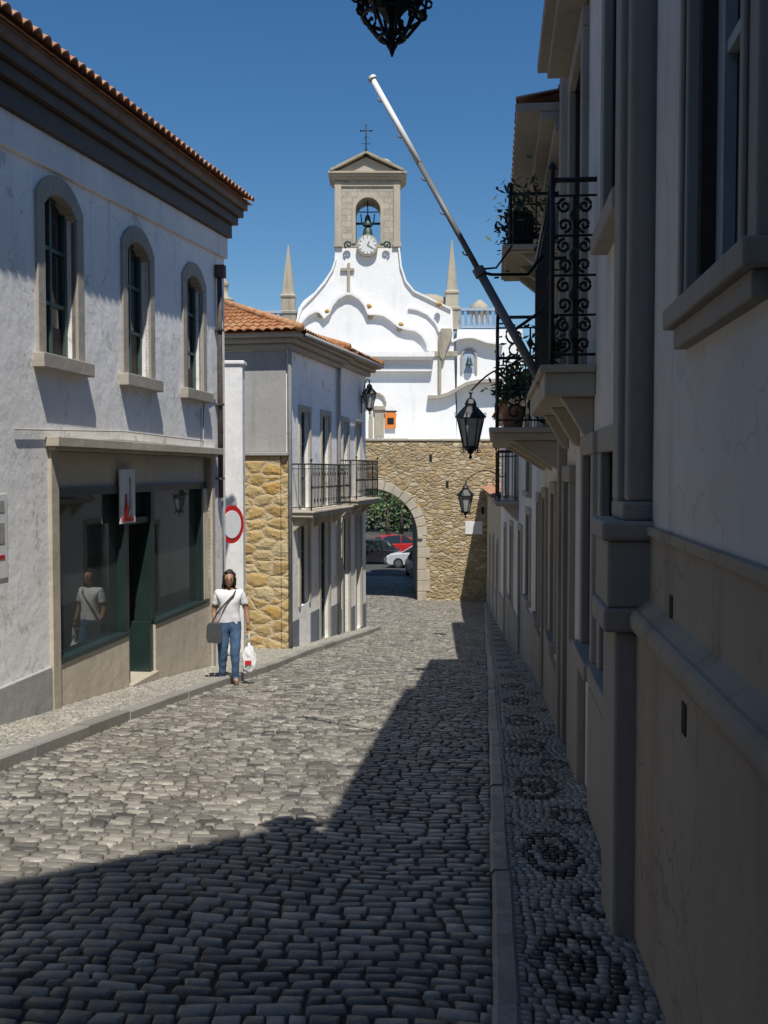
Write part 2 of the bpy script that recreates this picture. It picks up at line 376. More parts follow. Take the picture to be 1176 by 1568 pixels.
# ------------------------------------------------------------------ LEFT HOUSE (with shop)
FL=frame(-4.975,.1325,1)
H=empty('shop_house',(-4,8,-.5))
zE=lambda s:5.66+.057*(s-9.15)
wins=[(c-.39,c+.39,2.85,4.6) for c in (2.2,4.46,6.74,9.02,11.29,13.56,15.86)]
shop=(11.15,16.65,-2.6,1.86)
mb=MB(); wall(mb,FL,-8,17.5,-2.6,5.3,wins+[shop],.28,0,ztop=lambda s:zE(s)-.1)
mb.box(FL,17.2,17.5,-8,-.003,-2.6,5.9); mb.box(FL,-8,17.19,-8,-1.7,-2.6,5.0); mb.box(FL,-8,-7.7,-8,-.003,-2.6,4.4)
mb.build('walls',[M_old],H)
mb=MB(); t=lambda s:zE(s)
mb.box(FL,-8,17.74,-.3,.36,-.075,-.03,1,t); mb.box(FL,-8,17.73,-.3,.35,-.17,-.075,1,t)
mb.box(FL,-8,17.69,-.3,.29,-.29,-.17,0,t); mb.box(FL,-8,17.64,-.3,.21,-.42,-.29,0,t); mb.box(FL,-8,17.58,-.3,.12,-.64,-.42,0,t)  # coves dark brown, the shadow under the eaves painted into their colour
mb.box(FL,-8,17.54,-.2,.055,-.98,-.64,2,t)
mb.build('eaves_cornice',[M_brown,M_fascia,M_white],H,.012)
mb=MB()
A=FL(-8,.43,zE(-8)-.03);B=FL(17.8,.43,zE(17.8)-.03); C=FL(14.3,-4,zE(14.3)+1.7); E=FL(-8,-4,zE(-8)+1.7)
tiles(mb,A,B,C,E,0,.2,.06); tiles(mb,FL(17.8,.43,zE(17.8)-.03),FL(17.8,-8.5,zE(17.8)-.03),C,C,0,.2,.06)
mb.build('roof',[M_tile],H)
mf,mg,ms,mc=MB(),MB(),MB(),MB()
for wi,(a,b,c,d) in enumerate(wins):
    cx=(a+b)/2; W=b-a
    def head(hw,base,rise,n=10):
        R=(hw*hw+rise*rise)/(2*rise); th=math.asin(hw/R); return [(cx+R*math.sin(-th+2*th*i/n),base+rise-R+R*math.cos(-th+2*th*i/n)) for i in range(n+1)]
    inner=head(W/2,4.40,.17); outer=head(W/2+.17,4.50,.27)
    ms.box(FL,a-.17,a,-.05,.035,c,4.40); ms.box(FL,b,b+.17,-.05,.035,c,4.40)
    n=len(inner)
    for i in range(n-1): ms.ext(FL,[inner[i],inner[i+1],outer[i+1],outer[i]],-.27,.035)
    ms.ext(FL,[(a-.17,4.40),inner[0],outer[0]],-.27,.035); ms.ext(FL,[(b+.17,4.40),outer[-1],inner[-1]],-.27,.035)
    ms.box(FL,a-.24,b+.24,-.05,.12,c-.15,c,0)
    window(mf,mg,FL,a,b,c,d,-.13,.06,1,2)
    mc.box(FL,a+.07,b-.07,-.1295,-.126,c+.06,c+(.62 if wi%2 else .35)); 
ms.build('window_surrounds',[M_trimg],H,.008); mf.build('window_frames',[M_frame],H); mg.build('window_glass',[M_glass],H); mc.build('lower_panels',[M_brown],H)
mb=MB()
mb.box(FL,9.5,10.06,.002,.012,.62,1.42,0); mb.box(FL,9.56,10.0,.012,.016,1.25,1.36,2); mb.box(FL,9.56,10.0,.012,.016,.8,.84,1); mb.box(FL,9.56,10.0,.012,.016,.95,1.15,2)
mb.build('poster',[M_paper,M_red,M_greyp],H)
mb=MB(); mb.box(FL,-8,10.95,-.02,.03,-2.6,-.42); mb.build('plinth',[M_greyp],H,.01)
mb=MB(); mb.tube([FL(17.0,.07,4.9),FL(17.0,.07,1.2)],.04,10); mb.box(FL,16.93,17.07,.01,.16,4.75,4.95)
for z in (1.5,2.7,3.9): mb.box(FL,16.93,17.07,0,.12,z,z+.03)
mb.build('drainpipe',[M_rust],H)
mb=MB(); mb.tube([FL(10.2,.03,2.05),FL(13,.03,2.13),FL(16.2,.03,2.1),FL(16.25,.03,2.75),FL(16.9,.03,2.9)],.01,5); mb.tube([FL(16.1,.03,2.1),FL(16.1,.03,2.6)],.008,5)
mb.tube([FL(17.3,.02,4.6),FL(17.32,.02,3.0),FL(17.28,.02,1.0),FL(17.3,.02,-.4)],.012,5)
mb.build('cable',[M_greyp],H)
# shopfront
mb=MB() # mats: 0 cream 1 green 2 trim
mb.box(FL,10.9,16.9,-.2,.15,1.90,2.0,2); mb.box(FL,10.95,16.82,-.2,.09,1.86,1.90,2)
mb.box(FL,10.97,11.15,-.2,.035,-2.6,1.86,2); mb.box(FL,16.65,16.8,-.2,.035,-2.6,1.86,2)
mb.box(FL,11.15,16.65,-.28,-.1,1.45,1.86,0)
mb.box(FL,11.15,16.65,-.28,-.06,1.36,1.45,1)
for a,b in ((11.15,13.25),(14.2,16.65)):
    mb.box(FL,a,b,-.5,-.03,-2.6,-.46,0); mb.box(FL,a,b,-.35,-.015,-.46,-.40,1)
for a,b in ((11.15,11.24),(13.17,13.32),(14.12,14.26),(16.36,16.45)): mb.box(FL,a,b,-.3,-.05,-.40,1.36,1)
mb.box(FL,16.45,16.65,-.3,-.045,-.4,1.36,0)
mb.box(FL,13.25,13.36,-.9,-.06,-2.6,-.4,1); mb.box(FL,14.08,14.2,-.9,-.06,-2.6,-.4,1)
mb.box(FL,13.32,14.12,-.25,-.08,.95,1.03,1)
mb.box(FL,13.25,14.2,-.9,.02,-2.6,gz(13.7)+.17,2)
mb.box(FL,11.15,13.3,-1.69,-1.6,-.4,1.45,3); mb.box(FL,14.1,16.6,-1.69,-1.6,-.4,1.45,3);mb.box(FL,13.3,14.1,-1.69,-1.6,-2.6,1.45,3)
mb.build('shopfront',[M_cream,M_green,M_trim,M_dark],H,.006)
mb=MB(); mb.box(FL,11.24,13.17,-.17,-.155,-.4,1.36); mb.box(FL,14.26,16.36,-.17,-.155,-.4,1.36); mb.box(FL,13.32,14.12,-.2,-.19,1.03,1.36); mb.build('shop_glass',[M_shop],H)
mb=MB(); mb.box(FL,13.0,13.5,-.048,-.03,.98,1.66,0); mb.lathe(FL(13.2,-.03,1.05),[(.09,0),(.07,.15),(.03,.3)],8,1,True,.3,1); mb.lathe(FL(13.33,-.03,1.05),[(.07,0),(.05,.12),(.03,.42),(.045,.46),(.02,.52)],8,2,True,.3,1)
mb.box(FL,13.05,13.45,-.029,-.026,1.0,1.06,1)
mb.box(FL,13.45,13.75,-.9,-.88,.0,.5,1); mb.box(FL,13.85,14.0,-.5,-.48,.1,.35,0)
mb.build('shop_poster',[M_paper,M_red,M_greyp],H)

# ------------------------------------------------------------------ alley wall and round sign
mb=MB(); YF=yframe(20.6); mb.box(YF,-7,-2.78,-.35,0,-2.6,3.72); mb.box(YF,-7,-2.74,-.4,.04,3.72,3.80)
mb.build('alley_wall',[M_white],None,.02)
S=empty('traffic_sign',(-2.6,17.9,.7))
mb=MB(); nr=Vector((.86,-.5,0)); c=Vector((-2.62,17.95,.72))
mb.disc(c,nr,.33,.012,0); mb.disc(c+nr.normalized()*.009,nr,.24,.012,1); mb.disc(c-nr.normalized()*.008,nr,.325,.004,2)
mb.build('disc',[M_red,M_white_paint,M_greyp],S)
mb=MB(); mb.tube([c-nr*.02,c-nr*.02+Vector((-.5,.15,0))],.02,8); mb.build('bracket',[M_greyp],S)

# ------------------------------------------------------------------ HOUSES further down on left
F2=frame(-6.43,.2,1)
def balcony(parent,fr,s0,s1,d,z,h,scroll=0,slabt=.14,name='balcony',bar=.115,slabm=None,belly=0):
    mb=MB(); mb.box(fr,s0-.05,s1+.05,0,d+.05,z-slabt,z-.05); mb.box(fr,s0-.08,s1+.08,0,d+.08,z-.05,z)
    for a in (s0+.1,(s0+s1)/2,s1-.1): mb.ext(lambda q,dd,zz:fr(a+dd,q,zz),[(0,z-slabt),(d*.8,z-slabt),(d*.6,z-slabt-.08),(.05,z-slabt-.28),(0,z-slabt-.3)],-.05,.05)
    mb.build(name+'_slab',[slabm or M_trim],parent,.012)
    mi=MB(); r=.008
    P=lambda s,dd,zz: fr(s,dd,zz)
    corners=[(s0,.0),(s0,d),(s1,d),(s1,.0)]
    for zz,rr in ((z+h,.017),(z+h-.1,.008),(z+.07,.01)):
        for i in range(3): mi.tube([P(*corners[i],zz),P(*corners[i+1],zz)],rr,6)
    for a,b in corners[1:3]: mi.tube([P(a,b,z),P(a,b,z+h+.05)],.016,6); mi.lathe(P(a,b,z+h+.05),[(.005,0),(.028,.02),(.028,.04),(.004,.07)],8)
    n=int((s1-s0)/bar)
    for i in range(1,n):
        s=s0+(s1-s0)*i/n; mi.tube([P(s,d,z+.07),P(s,d,z+h)],r,4)
        if i%2: mi.lathe(P(s,d,z+h*.5),[(.008,-.04),(.022,0),(.008,.04)],6)
        else:
            mi.tube([P(s+a,d,b) for a,b in spiral(0,z+h*.78,bar*.55,1.1,10,1.5)],.006,4); mi.tube([P(s+a,d,b) for a,b in spiral(0,z+h*.22,bar*.55,1.1,10,-1.5)],.006,4)
    for s in (s0,s1):
        nd=max(2,int(d/bar))
        if not scroll or s==s1:
            for i in range(1,nd): mi.tube([P(s,d*i/nd,z+.07),P(s,d*i/nd,z+h)],r,4)
        else:
            rows=scroll; hh=(h-.17)/rows
            mi.tube([P(s,d*.5,z+.07),P(s,d*.5,z+h-.1)],.009,4)
            for k in range(rows):
                zc=z+.07+hh*(k+.5); rr=min(d*.21,hh*.46)
                for sg,xc in ((1,d*.27),(-1,d*.73)):
                    for top in (1,-1):
                        mi.tube([P(s,a,b) for a,b in spiral(xc,zc+top*hh*.24,rr*.8,1.4,16,math.pi/2*top,sg)],.010,4)
                mi.lathe(P(s,d*.5,zc),[(.01,-.05),(.035,0),(.01,.05)],6)
                mi.tube([P(s,0,zc+hh/2),P(s,d,zc+hh/2)],.008,4)
    mi.build(name+'_railing',[M_iron],parent)
def townhouse(name,fr,s0,s1,zb,zt,depth,ops,wallm,roofm,rh=1.1,ov=.4,frames=M_frame,doors=(),surr=M_trim,surw=.13):
    Hn=empty(name,fr(s0,0,zb+2))
    mb=MB(); wall(mb,fr,s0,s1,zb,zt,ops,.2,0)
    mb.box(fr,s0,s0+.25,-depth,-.003,zb,zt); mb.box(fr,s1-.25,s1,-depth,-.003,zb,zt); mb.box(fr,s0+.25,s1-.25,-depth,-depth+.3,zb,zt)
    mb.build('walls',[wallm],Hn)
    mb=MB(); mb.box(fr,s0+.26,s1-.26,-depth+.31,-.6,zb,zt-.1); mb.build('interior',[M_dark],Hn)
    mb=MB()
    for k,(w,zz0,zz1) in enumerate(((ov*.3,-.02,.10),(ov*.6,.10,.20),(ov*.9,.20,.30))): mb.box(fr,s0-w,s1+w,-depth-w,w,zt+zz0,zt+zz1)
    mb.build('cornice',[M_trimg],Hn,.03)
    mb=MB(); hip(mb,fr,s0-ov,s1+ov,-depth-ov,ov,zt+.31,rh); mb.build('roof',[roofm],Hn)
    mf,mg,ms=MB(),MB(),MB()
    for o in ops:
        window(mf,mg,fr,*o,-.14,.06,1,2)
        surround(ms,fr,*o,surw,.035,0,o[3]-o[2]<1.75)
    mf.build('window_frames',[frames],Hn); mg.build('glass',[M_glass],Hn); ms.build('surrounds',[surr],Hn,.008)
    return Hn
opsA=[(22.95,23.65,.80,2.95),(24.75,25.45,.80,2.95),(22.9,23.6,-1.35,.42),(24.6,25.4,-2.45,.42)]
HA=townhouse('townhouse',F2,22,26.2,-3.2,4.2,5,opsA,M_old,M_tile2,1.1,.42)
opsB=[(26.85,27.4,.95,2.9),(28.3,28.85,.95,2.9),(26.8,27.5,-2.75,.4),(28.3,28.9,-2.7,.4)]
HB=townhouse('townhouse',F2,26.21,29.56,-3.6,4.3,5,opsB,M_white,M_tile2,1.0,.42)
balcony(HA,F2,22.35,25.9,.42,.78,1.0)
balcony(HB,F2,26.6,29.2,.42,.9,1.0)
mb=MB(); mb.box(F2,22.0,22.78,0,.02,-3.2,-1.6);mb.box(F2,23.73,24.47,0,.02,-3.2,-1.6); mb.box(F2,25.53,26.2,0,.02,-3.2,-1.7); mb.build('plinth',[M_grey2],HA)
mb=MB(); mb.box(F2,26.21,26.67,0,.02,-3.6,-1.9);mb.box(F2,27.63,28.17,0,.02,-3.6,-2.0); mb.box(F2,29.03,29.56,0,.02,-3.6,-2.1); mb.build('plinth',[M_grey2],HB)
mb=MB(); mb.box(F2,21.86,21.998,-5,-.12,-3.2,1.95,0); mb.box(F2,21.9,22.0,-.115,.03,-3.0,1.95,2)
mb.box(F2,21.8,22.0,-5,.06,1.95,2.03,1); mb.box(F2,21.97,21.998,-5,-.02,2.03,4.15,1)  # grey skin above the slab puts the eave shade into the wall colour
mb.build('side_wall_cladding',[M_rubble2,M_greyp,M_rubble2],HA,.02)
mb=MB()
for s in (21.95,26.2):
    mb.tube([F2(s,.08,4.3),F2(s,.07,3.9),F2(s,.07,-2.4)],.045,8)
mb.tube([F2(21.93,.45,4.45),F2(29.6,.47,4.55)],.05,8)
mb.build('gutter_pipes',[M_greyp],HA)
def lantern(name,c,sc=1.,arm=None,crown=True):
    P=empty(name,c); c=Vector(c); mi,mg=MB(),MB()
    h=.42*sc; rb=.10*sc; rt=.19*sc
    mg.lathe(c,[(rb*.93,0),(rt*.93,h)],6,0,False)
    for k in range(6):
        a=math.pi/3*k
        mi.tube([c+Vector((rb*math.cos(a),rb*math.sin(a),0)),c+Vector((rt*math.cos(a),rt*math.sin(a),h))],.012*sc,4)
    for r,z in ((rb,0),(rt,h)):
        mi.tube([c+Vector((r*math.cos(k*math.pi/3),r*math.sin(k*math.pi/3),z)) for k in range(7)],.016*sc,5)
    mi.lathe(c+Vector((0,0,h)),[(rt*1.2,0),(rt*1.12,.03*sc),(rt*.55,.15*sc),(rt*.42,.17*sc),(rt*.45,.2*sc),(rt*.3,.26*sc),(rt*.1,.29*sc),(.012*sc,.33*sc),(.03*sc,.36*sc),(.012*sc,.39*sc)],6,0,False)
    mi.lathe(c,[(.01*sc,-.17*sc),(.03*sc,-.14*sc),(.012*sc,-.11*sc),(.05*sc,-.06*sc),(rb*1.05,-.01*sc),(rb*1.05,0)],6,0,False)
    for k in range(6):
        a=math.pi/3*k+.2; e=Vector((math.cos(a),math.sin(a),0))
        if crown: mi.tube([c+e*(rt*1.12+x*.6)+Vector((0,0,h+.05*sc+z)) for x,z in spiral(0,0,.04*sc,1.1,9,-1.5)],.006*sc,4)
        mi.tube([c+e*(rb*1.0+.03*sc+x*.8)+Vector((0,0,-.05*sc+z)) for x,z in spiral(0,0,.045*sc,1.2,10,1.5)],.008*sc,4)
    if arm is not None:
        A=Vector(arm); T=c+Vector((0,0,h+.38*sc)); dx=A-T
        pts=[T+Vector((dx.x*t,dx.y*t,dx.z*t+.22*sc*math.sin(math.pi*min(1,t*1.15)))) for t in [i/12 for i in range(13)]]
        mi.tube(pts,.014*sc,6)
        mi.tube([A+Vector((0,0,.12)),A-Vector((0,0,.4*sc))],.018*sc,6)
        u=dx.normalized(); 
        for t0,rr in ((.78,.13),(.5,.09)):
            q=T+dx*t0
            mi.tube([q+u*x+Vector((0,0,-.12*sc+z)) for x,z in spiral(0,0,rr*sc,1.5,18,1.5)],.009*sc,5)
    mi.build('iron_frame',[M_iron],P); mg.build('glass_panes',[M_lamp],P)
    return P
lantern('street_lamp',(1.24,15,1.98),1.0,(2.20,15.1,3.0))
lantern('street_lamp',(2.03,26,.62),.95,(3.03,26.1,1.5))
lantern('street_lamp',(-.40,28.8,3.35),.95,(-.62,28.9,3.6),crown=False)
# large hanging lamp above the viewer with a scrolled basket
c=Vector((.03,4.0,3.42)); LP=lantern('street_lamp',c,.9,(.93,4.05,4.25))
mb=MB()
for k in range(8):
    a=math.pi/4*k+.2; e=Vector((math.cos(a),math.sin(a),0))
    mb.tube([c+e*x+Vector((0,0,z)) for x,z in ((.130,.03),(.132,-.02),(.105,-.08),(.06,-.135),(.02,-.16))],.007,5)
    mb.tube([c+e*(.14+x)+Vector((0,0,-.005+z)) for x,z in spiral(0,0,.028,1.3,12,1.5)],.005,5)
for r,z in ((.132,.03),(.112,-.07),(.05,-.145)): mb.tube([c+Vector((r*math.cos(k*math.pi/8),r*math.sin(k*math.pi/8),z)) for k in range(17)],.008,5)
mb.lathe(c,[(.003,-.215),(.012,-.19),(.022,-.175),(.01,-.16),(.018,-.14)],10)
mb.build('scroll_basket',[M_iron],LP)

FB=yframe(35.5)
townhouse('red_roofed_house',FB,-12,-3.6,-4,6.2,6,[(-6,-5.2,3,5)],M_white,M_tile3,1.5,.3)
mb=MB(); 
cxx=(343-588)*52/1600
mb.lathe((cxx,52,7),[(.55,0),(.55,2.0),(.7,2.1),(.7,2.3),(.45,2.4),(.42,2.9),(.55,3.0),(.55,3.1),(.28,3.2),(.26,3.7),(.34,3.8),(.2,4.0),(.05,4.3)],12,0)
mb.lathe((cxx,52,-4),[(1.0,0),(1.0,11)],12,0); mb.build('bell_turret',[M_stone])

# ------------------------------------------------------------------ RIGHT SIDE
FR=frame(.655,.105,-1); FR2=frame(1.183,.072,-1)
R1=empty('corner_house',(1.1,2,0))
mb=MB(); w1=(2.66,3.42,2.2,4.5)
ext=[(.2,1.0,2.2,4.5),(-2.4,-1.6,2.2,4.5)]
wall(mb,FR,-4,4.3,1.40,6.3,[w1]+ext,.12,0,1); mb.box(FR,-4,4.3,-5,-.5,-1.2,6.2); mb.box(FR,-4,4.3,-.5,-.003,6.1,6.3); mb.box(FR,-4,-3.8,-.5,-.003,-.5,6.1)
mb.build('walls',[M_warm,M_brown],R1)
mb=MB(); mb.box(FR,-4,4.3,-.5,.012,1.0,1.395,0); mb.box(FR,-4,4.3,-.3,.03,1.385,1.42,0)
mb.box(FR,-4,4.3,-.5,.06,-1.2,.98,0)
pts=[(.06,.98)]+[(.06+.035*math.cos(a),1.03+.05*math.sin(a)) for a in [-math.pi/2+math.pi*k/8 for k in range(9)]]+[(.012,1.12),(0,1.12),(0,.98)]
mb.ext(lambda q,dd,zz:FR(dd,q,zz),pts,-4,4.3)
mb.box(FR,3.17,3.24,.061,.064,.83,.93,1); mb.box(FR,3.72,3.78,.013,.016,1.1,1.2,1)
mb.build('plinth',[M_beige,M_dark],R1,.004)
mb=MB()
for o in [w1]+ext:
    surround(mb,FR,*o,.16,.035); mb.box(FR,o[0]-.2,o[1]+.2,-.1,.075,2.13,2.2); mb.box(FR,o[0]-.16,o[1]+.16,-.1,.045,2.06,2.13)
    mb.box(FR,o[0]-.07,o[0]-.03,.035,.05,2.2,4.5); mb.box(FR,o[1]+.03,o[1]+.07,.035,.05,2.2,4.5)
mb.build('window_surrounds',[M_trimg],R1,.012)
mf,mg=MB(),MB()
for o in [w1]+ext: window(mf,mg,FR,*o,-.1,.10,1,2)
mf.build('window_frames',[M_wframe],R1); mg.build('glass',[M_glass],R1)
mb=MB(); a,b=4.3,4.75
mb.box(FR,a,b,-.5,.15,-1.2,.98); mb.box(FR,a-.03,b+.03,-.3,.20,.98,1.08); mb.box(FR,a-.02,b+.02,-.3,.185,1.08,1.36); mb.box(FR,a-.04,b+.04,-.3,.21,1.36,1.44)
mb.box(FR,a+.02,b-.02,-.3,.12,1.44,1.52); mb.box(FR,a+.04,b-.04,-.3,.10,1.52,6.3); mb.box(FR,a+.13,b-.13,-.3,.13,1.52,6.3)
mb.build('corner_pilaster',[M_trimg],R1,.015)
mb=MB(); mb.box(FR,-4,9.5,-5,.12,6.3,6.42); mb.box(FR,-4,9.5,-5,.20,6.42,6.5); mb.build('cornice',[M_trim],R1,.01)
mb=MB(); tiles(mb,FR(-4,.27,6.5),FR(9.55,.27,6.5),FR(9.55,-3,7.5),FR(-4,-3,7.5)); mb.build('roof',[M_tile],R1)
# R2
R2=empty('balcony_house',(1.5,7,0))
o2=[(7.55,8.7,2.35,4.75),(6.55,7.2,.45,1.75),(8.5,9.15,-.75,1.55),(5.3,5.95,.5,1.75),(5.2,5.95,3.0,4.8)]
mb=MB(); wall(mb,FR,4.75,9.5,-1.5,6.3,o2,.16,0,1); mb.box(FR,4.75,9.5,-5,-.5,-1.6,6.2); mb.box(FR,9.3,9.5,-.5,-.003,-1.5,6.3)
mb.build('walls',[M_warm,M_brown],R2)
mb=MB()
for o in o2: surround(mb,FR,*o,.14,.05,0,o[3]-o[2]<1.9)
mb.box(FR,7.3,8.95,0,.30,5.0,5.08); mb.box(FR,7.36,8.89,0,.22,4.93,5.0); mb.box(FR,4.75,6.5,0,.06,-1.5,.3); mb.box(FR,7.35,8.33,0,.06,-1.5,.3); mb.box(FR,9.33,9.5,0,.08,-1.5,6.3)
mb.build('stone_trim',[M_trimg],R2,.012)
mf,mg=MB(),MB()
for o in o2: window(mf,mg,FR,*o,-.14,.06,1,2)
mf.build('window_frames',[M_brown],R2); mg.build('glass',[M_glass],R2)
balcony(R2,FR,6.8,9.3,.28,2.33,1.19,scroll=4,slabt=.2)
# R3
R3=empty('balcony_house',(2,12,0))
o3=[(10.7,11.5,2.1,4.2),(12.4,13.2,2.1,4.2),(10.6,11.3,-.1,1.4),(12.6,13.3,-1.4,1.3),(14.4,15.0,-.4,1.2),(14.3,15.0,2.2,4.0)]
mb=MB(); wall(mb,FR,9.5,16,-2,4.9,o3,.16,0,1); mb.box(FR,9.5,16,-5,-.5,-2,4.85); mb.box(FR,9.5,9.7,-5,-.003,-2,4.9); mb.box(FR,15.8,16,-.5,-.003,-2,4.9)
mb.build('walls',[M_warm,M_brown],R3)
mb=MB()
for o in o3: surround(mb,FR,*o,.13,.045,0,o[3]-o[2]<1.8)
mb.box(FR,9.6,12.3,0,.05,-2,-.35); mb.box(FR,13.6,16,0,.05,-2,-.6)
for w,z0,z1 in ((.12,4.7,4.8),(.25,4.8,4.88),(.46,4.88,4.96)): mb.box(FR,9.52,16,-.1,w,z0,z1)
mb.build('stone_trim',[M_trimg],R3,.012)
mb=MB(); tiles(mb,FR(9.56,.45,4.99),FR(16,.45,4.99),FR(16,-3,5.8),FR(9.56,-3,5.8)); mb.build('roof',[M_tile],R3)
mf,mg=MB(),MB()
for o in o3: window(mf,mg,FR,*o,-.14,.06,1,2)
mf.build('window_frames',[M_brown],R3); mg.build('glass',[M_glass],R3)
balcony(R3,FR,10.0,13.6,.62,2.06,1.05,scroll=3,slabt=.12)
balcony(R3,FR,10.3,11.8,.5,3.85,.5,slabt=.07,name='upper_balcony')
def plant(name,c,spread,n,leaf,parent=None,mats=None,trail=0):
    mb=MB(); rng=random.Random(len(name)+n)
    for i in range(n):
        p=Vector((c[0]+rng.gauss(0,spread[0]),c[1]+rng.gauss(0,spread[1]),c[2]+abs(rng.gauss(0,spread[2]))*(1 if rng.random()>trail else -1)))
        a=Vector((rng.uniform(-1,1),rng.uniform(-1,1),rng.uniform(-.3,1))).normalized(); b=a.orthogonal().normalized(); l=leaf*rng.uniform(.6,1.4)
        mb.add([p,p+a*l*.5+b*l*.22,p+a*l,p+a*l*.5-b*l*.22],[(0,1,2,3)],rng.randrange(2))
    return mb.build(name,mats or [M_leaf1,M_leaf2],parent,recalc=False)
M_leaf1=simple('leaf_dark',(.045,.085,.025),.6,.3,5); M_leaf2=simple('leaf_light',(.10,.16,.04),.6,.3,5); M_dry=simple('dry_leaf',(.10,.09,.05),.8,.3,5)
PB=empty('window_box',FR(11,.4,4))
mb=MB(); mb.box(FR,10.35,11.7,.27,.47,3.9,4.18); mb.build('trough',[M_dark],PB,.02)
c=FR(10.9,.40,4.2); plant('trailing_plant',c,(.12,.45,.16),420,.09,PB,[M_dry,M_leaf1],.45)
PB2=empty('potted_plant',FR(9.7,.2,3.4)); mb=MB(); mb.lathe(FR(9.0,.18,2.34),[(.07,0),(.1,.18),(.11,.2)],12); mb.build('pot',[M_tile],PB2); plant('foliage',FR(9.0,.18,2.6),(.07,.09,.16),220,.08,PB2,[M_dry,M_leaf1])
PB3=empty('potted_plant',FR(10.6,.5,2.1)); mb=MB(); mb.lathe(FR(10.5,.45,2.07),[(.08,0),(.12,.2),(.13,.22)],12); mb.lathe(FR(11.6,.45,2.07),[(.08,0),(.12,.2),(.13,.22)],12); mb.build('pots',[M_tile],PB3); plant('foliage',FR(11.0,.45,2.4),(.08,.5,.2),420,.09,PB3)
# R4
def rhouse(name,s0,s1,zt,ops,wm):
    Hn=empty(name,FR2(s0,0,-2)); mb=MB(); zb=-5
    wall(mb,FR2,s0,s1,zb,zt,ops,.16,0,1); mb.box(FR2,s0,s1,-5,-.5,zb,zt-.05); mb.box(FR2,s0,s0+.2,-5,-.003,zb,zt); mb.box(FR2,s1-.2,s1,-5,-.003,zb,zt); mb.build('walls',[wm,M_brown],Hn)
    mb=MB()
    for o in ops: surround(mb,FR2,*o,.12,.04,0,o[3]-o[2]<1.8)
    mb.box(FR2,s0,s1,-.1,.1,zt-.12,zt); mb.box(FR2,s0,s1,-.1,.18,zt,zt+.08); mb.build('stone_trim',[M_trim],Hn,.01)
    mb=MB(); tiles(mb,FR2(s0,.26,zt+.09),FR2(s1,.26,zt+.09),FR2(s1,-3,zt+1),FR2(s0,-3,zt+1)); mb.build('roof',[M_tile],Hn)
    mb=MB()
    edges=[s0]+[v for o in sorted(ops) if o[2]<gz(o[0])+.6 for v in (o[0]-.14,o[1]+.14)]+[s1]
    for i in range(0,len(edges)-1,2): mb.box(FR2,edges[i],edges[i+1],0,.03,zb,gz((edges[i]+edges[i+1])/2)+1.0)
    mb.build('plinth',[M_greyp],Hn)
    mf,mg=MB(),MB()
    for o in ops: window(mf,mg,FR2,*o,-.14,.06,1,1)
    mf.build('window_frames',[M_brown],Hn); mg.build('glass',[M_glass],Hn); return Hn
R4=rhouse('plastered_house',16,29.5,3.0,[(17.2,18,-.5,.9),(19.5,20.3,-2.0,.5),(22.8,23.6,-1.2,.4),(26,26.8,-2.6,.2),(17.2,18,1.3,2.6),(21.0,21.8,1.05,2.7),(25,25.8,1.0,2.6)],M_white)
balcony(R4,FR2,20.7,22.2,.4,1.03,1.0,slabt=.1)
R5=rhouse('low_plastered_house',29.5,43.9,.8,[(31.5,32.3,-2.6,-.6),(35,35.8,-3.0,-.6),(39,39.8,-3.2,-.9)],M_beige2)
# pole on balcony
FP=empty('flagpole',FR(9.3,.3,2.2))
mb=MB()
p0=Vector((1.16,7.5,2.21)); p1=Vector((-.09,8.0,4.60)); pm=p0.lerp(p1,.37)
mb.tube([p0,pm],.032,10,0); mb.tube([pm,p0.lerp(p1,.72)],.022,10,0,.020); mb.tube([p0.lerp(p1,.72),p1],.024,10,1,.022); mb.disc(p1,p1-p0,.034,.02,1)
for t in (.42,.55,.66,.80,.92):
    q=p0.lerp(p1,t); mb.tube([q,q+Vector((-.05,0,.012)),q+Vector((-.06,0,.035))],.006,5,0)
mb.disc(pm,p1-p0,.045,.06,0)
mb.build('pole',[M_pole,M_white_paint],FP)
mb=MB(); q=pm
mb.tube([q,q+Vector((.10,.1,.0)),q+Vector((.38,.2,.02)),Vector(FR(8.0,.28,3.3))],.012,6); mb.tube([p0+Vector((.02,0,.05)),FR(7.6,.1,2.3)],.03,6)
mb.tube([q+Vector((0,0,.02)),q+Vector((.12,0,.03)),q+Vector((.2,.02,.14)),q+Vector((.24,.04,.2))],.008,5)
mb.tube([q.lerp(p0,.5),Vector(FR(8.2,.28,2.9))],.012,6)
mb.build('bracket',[M_iron],FP)

# ------------------------------------------------------------------ UNSEEN HOUSE added behind the viewer, roofline set to shade the foreground
TH=empty('unseen_shade_house',(-2,-6,3))
def diag(a,d,z): return (-.12+.775*a-.632*d, -2.39+.632*a+.775*d, z)
mb=MB(); opsT=[(-8+2.2*i,-7.1+2.2*i,z,z+1.9) for i in range(4) for z in (1.8,5.0,8.2)]
wall(mb,diag,-10,1.9,-.5,12.95,opsT,.2,0); mb.box(diag,-10,1.9,-5,-.4,-.5,12.9); mb.build('walls',[M_warm],TH)
mf,mg,ms=MB(),MB(),MB()
for o in opsT: window(mf,mg,diag,*o,-.15); surround(ms,diag,*o,.14,.04,0,True)
mf.build('window_frames',[M_frame],TH); mg.build('glass',[M_glass],TH); ms.build('surrounds',[M_trim],TH)
mb=MB(); mb.box(diag,-10,1.95,-5,.05,12.95,13.05); mb.build('parapet',[M_trim],TH)

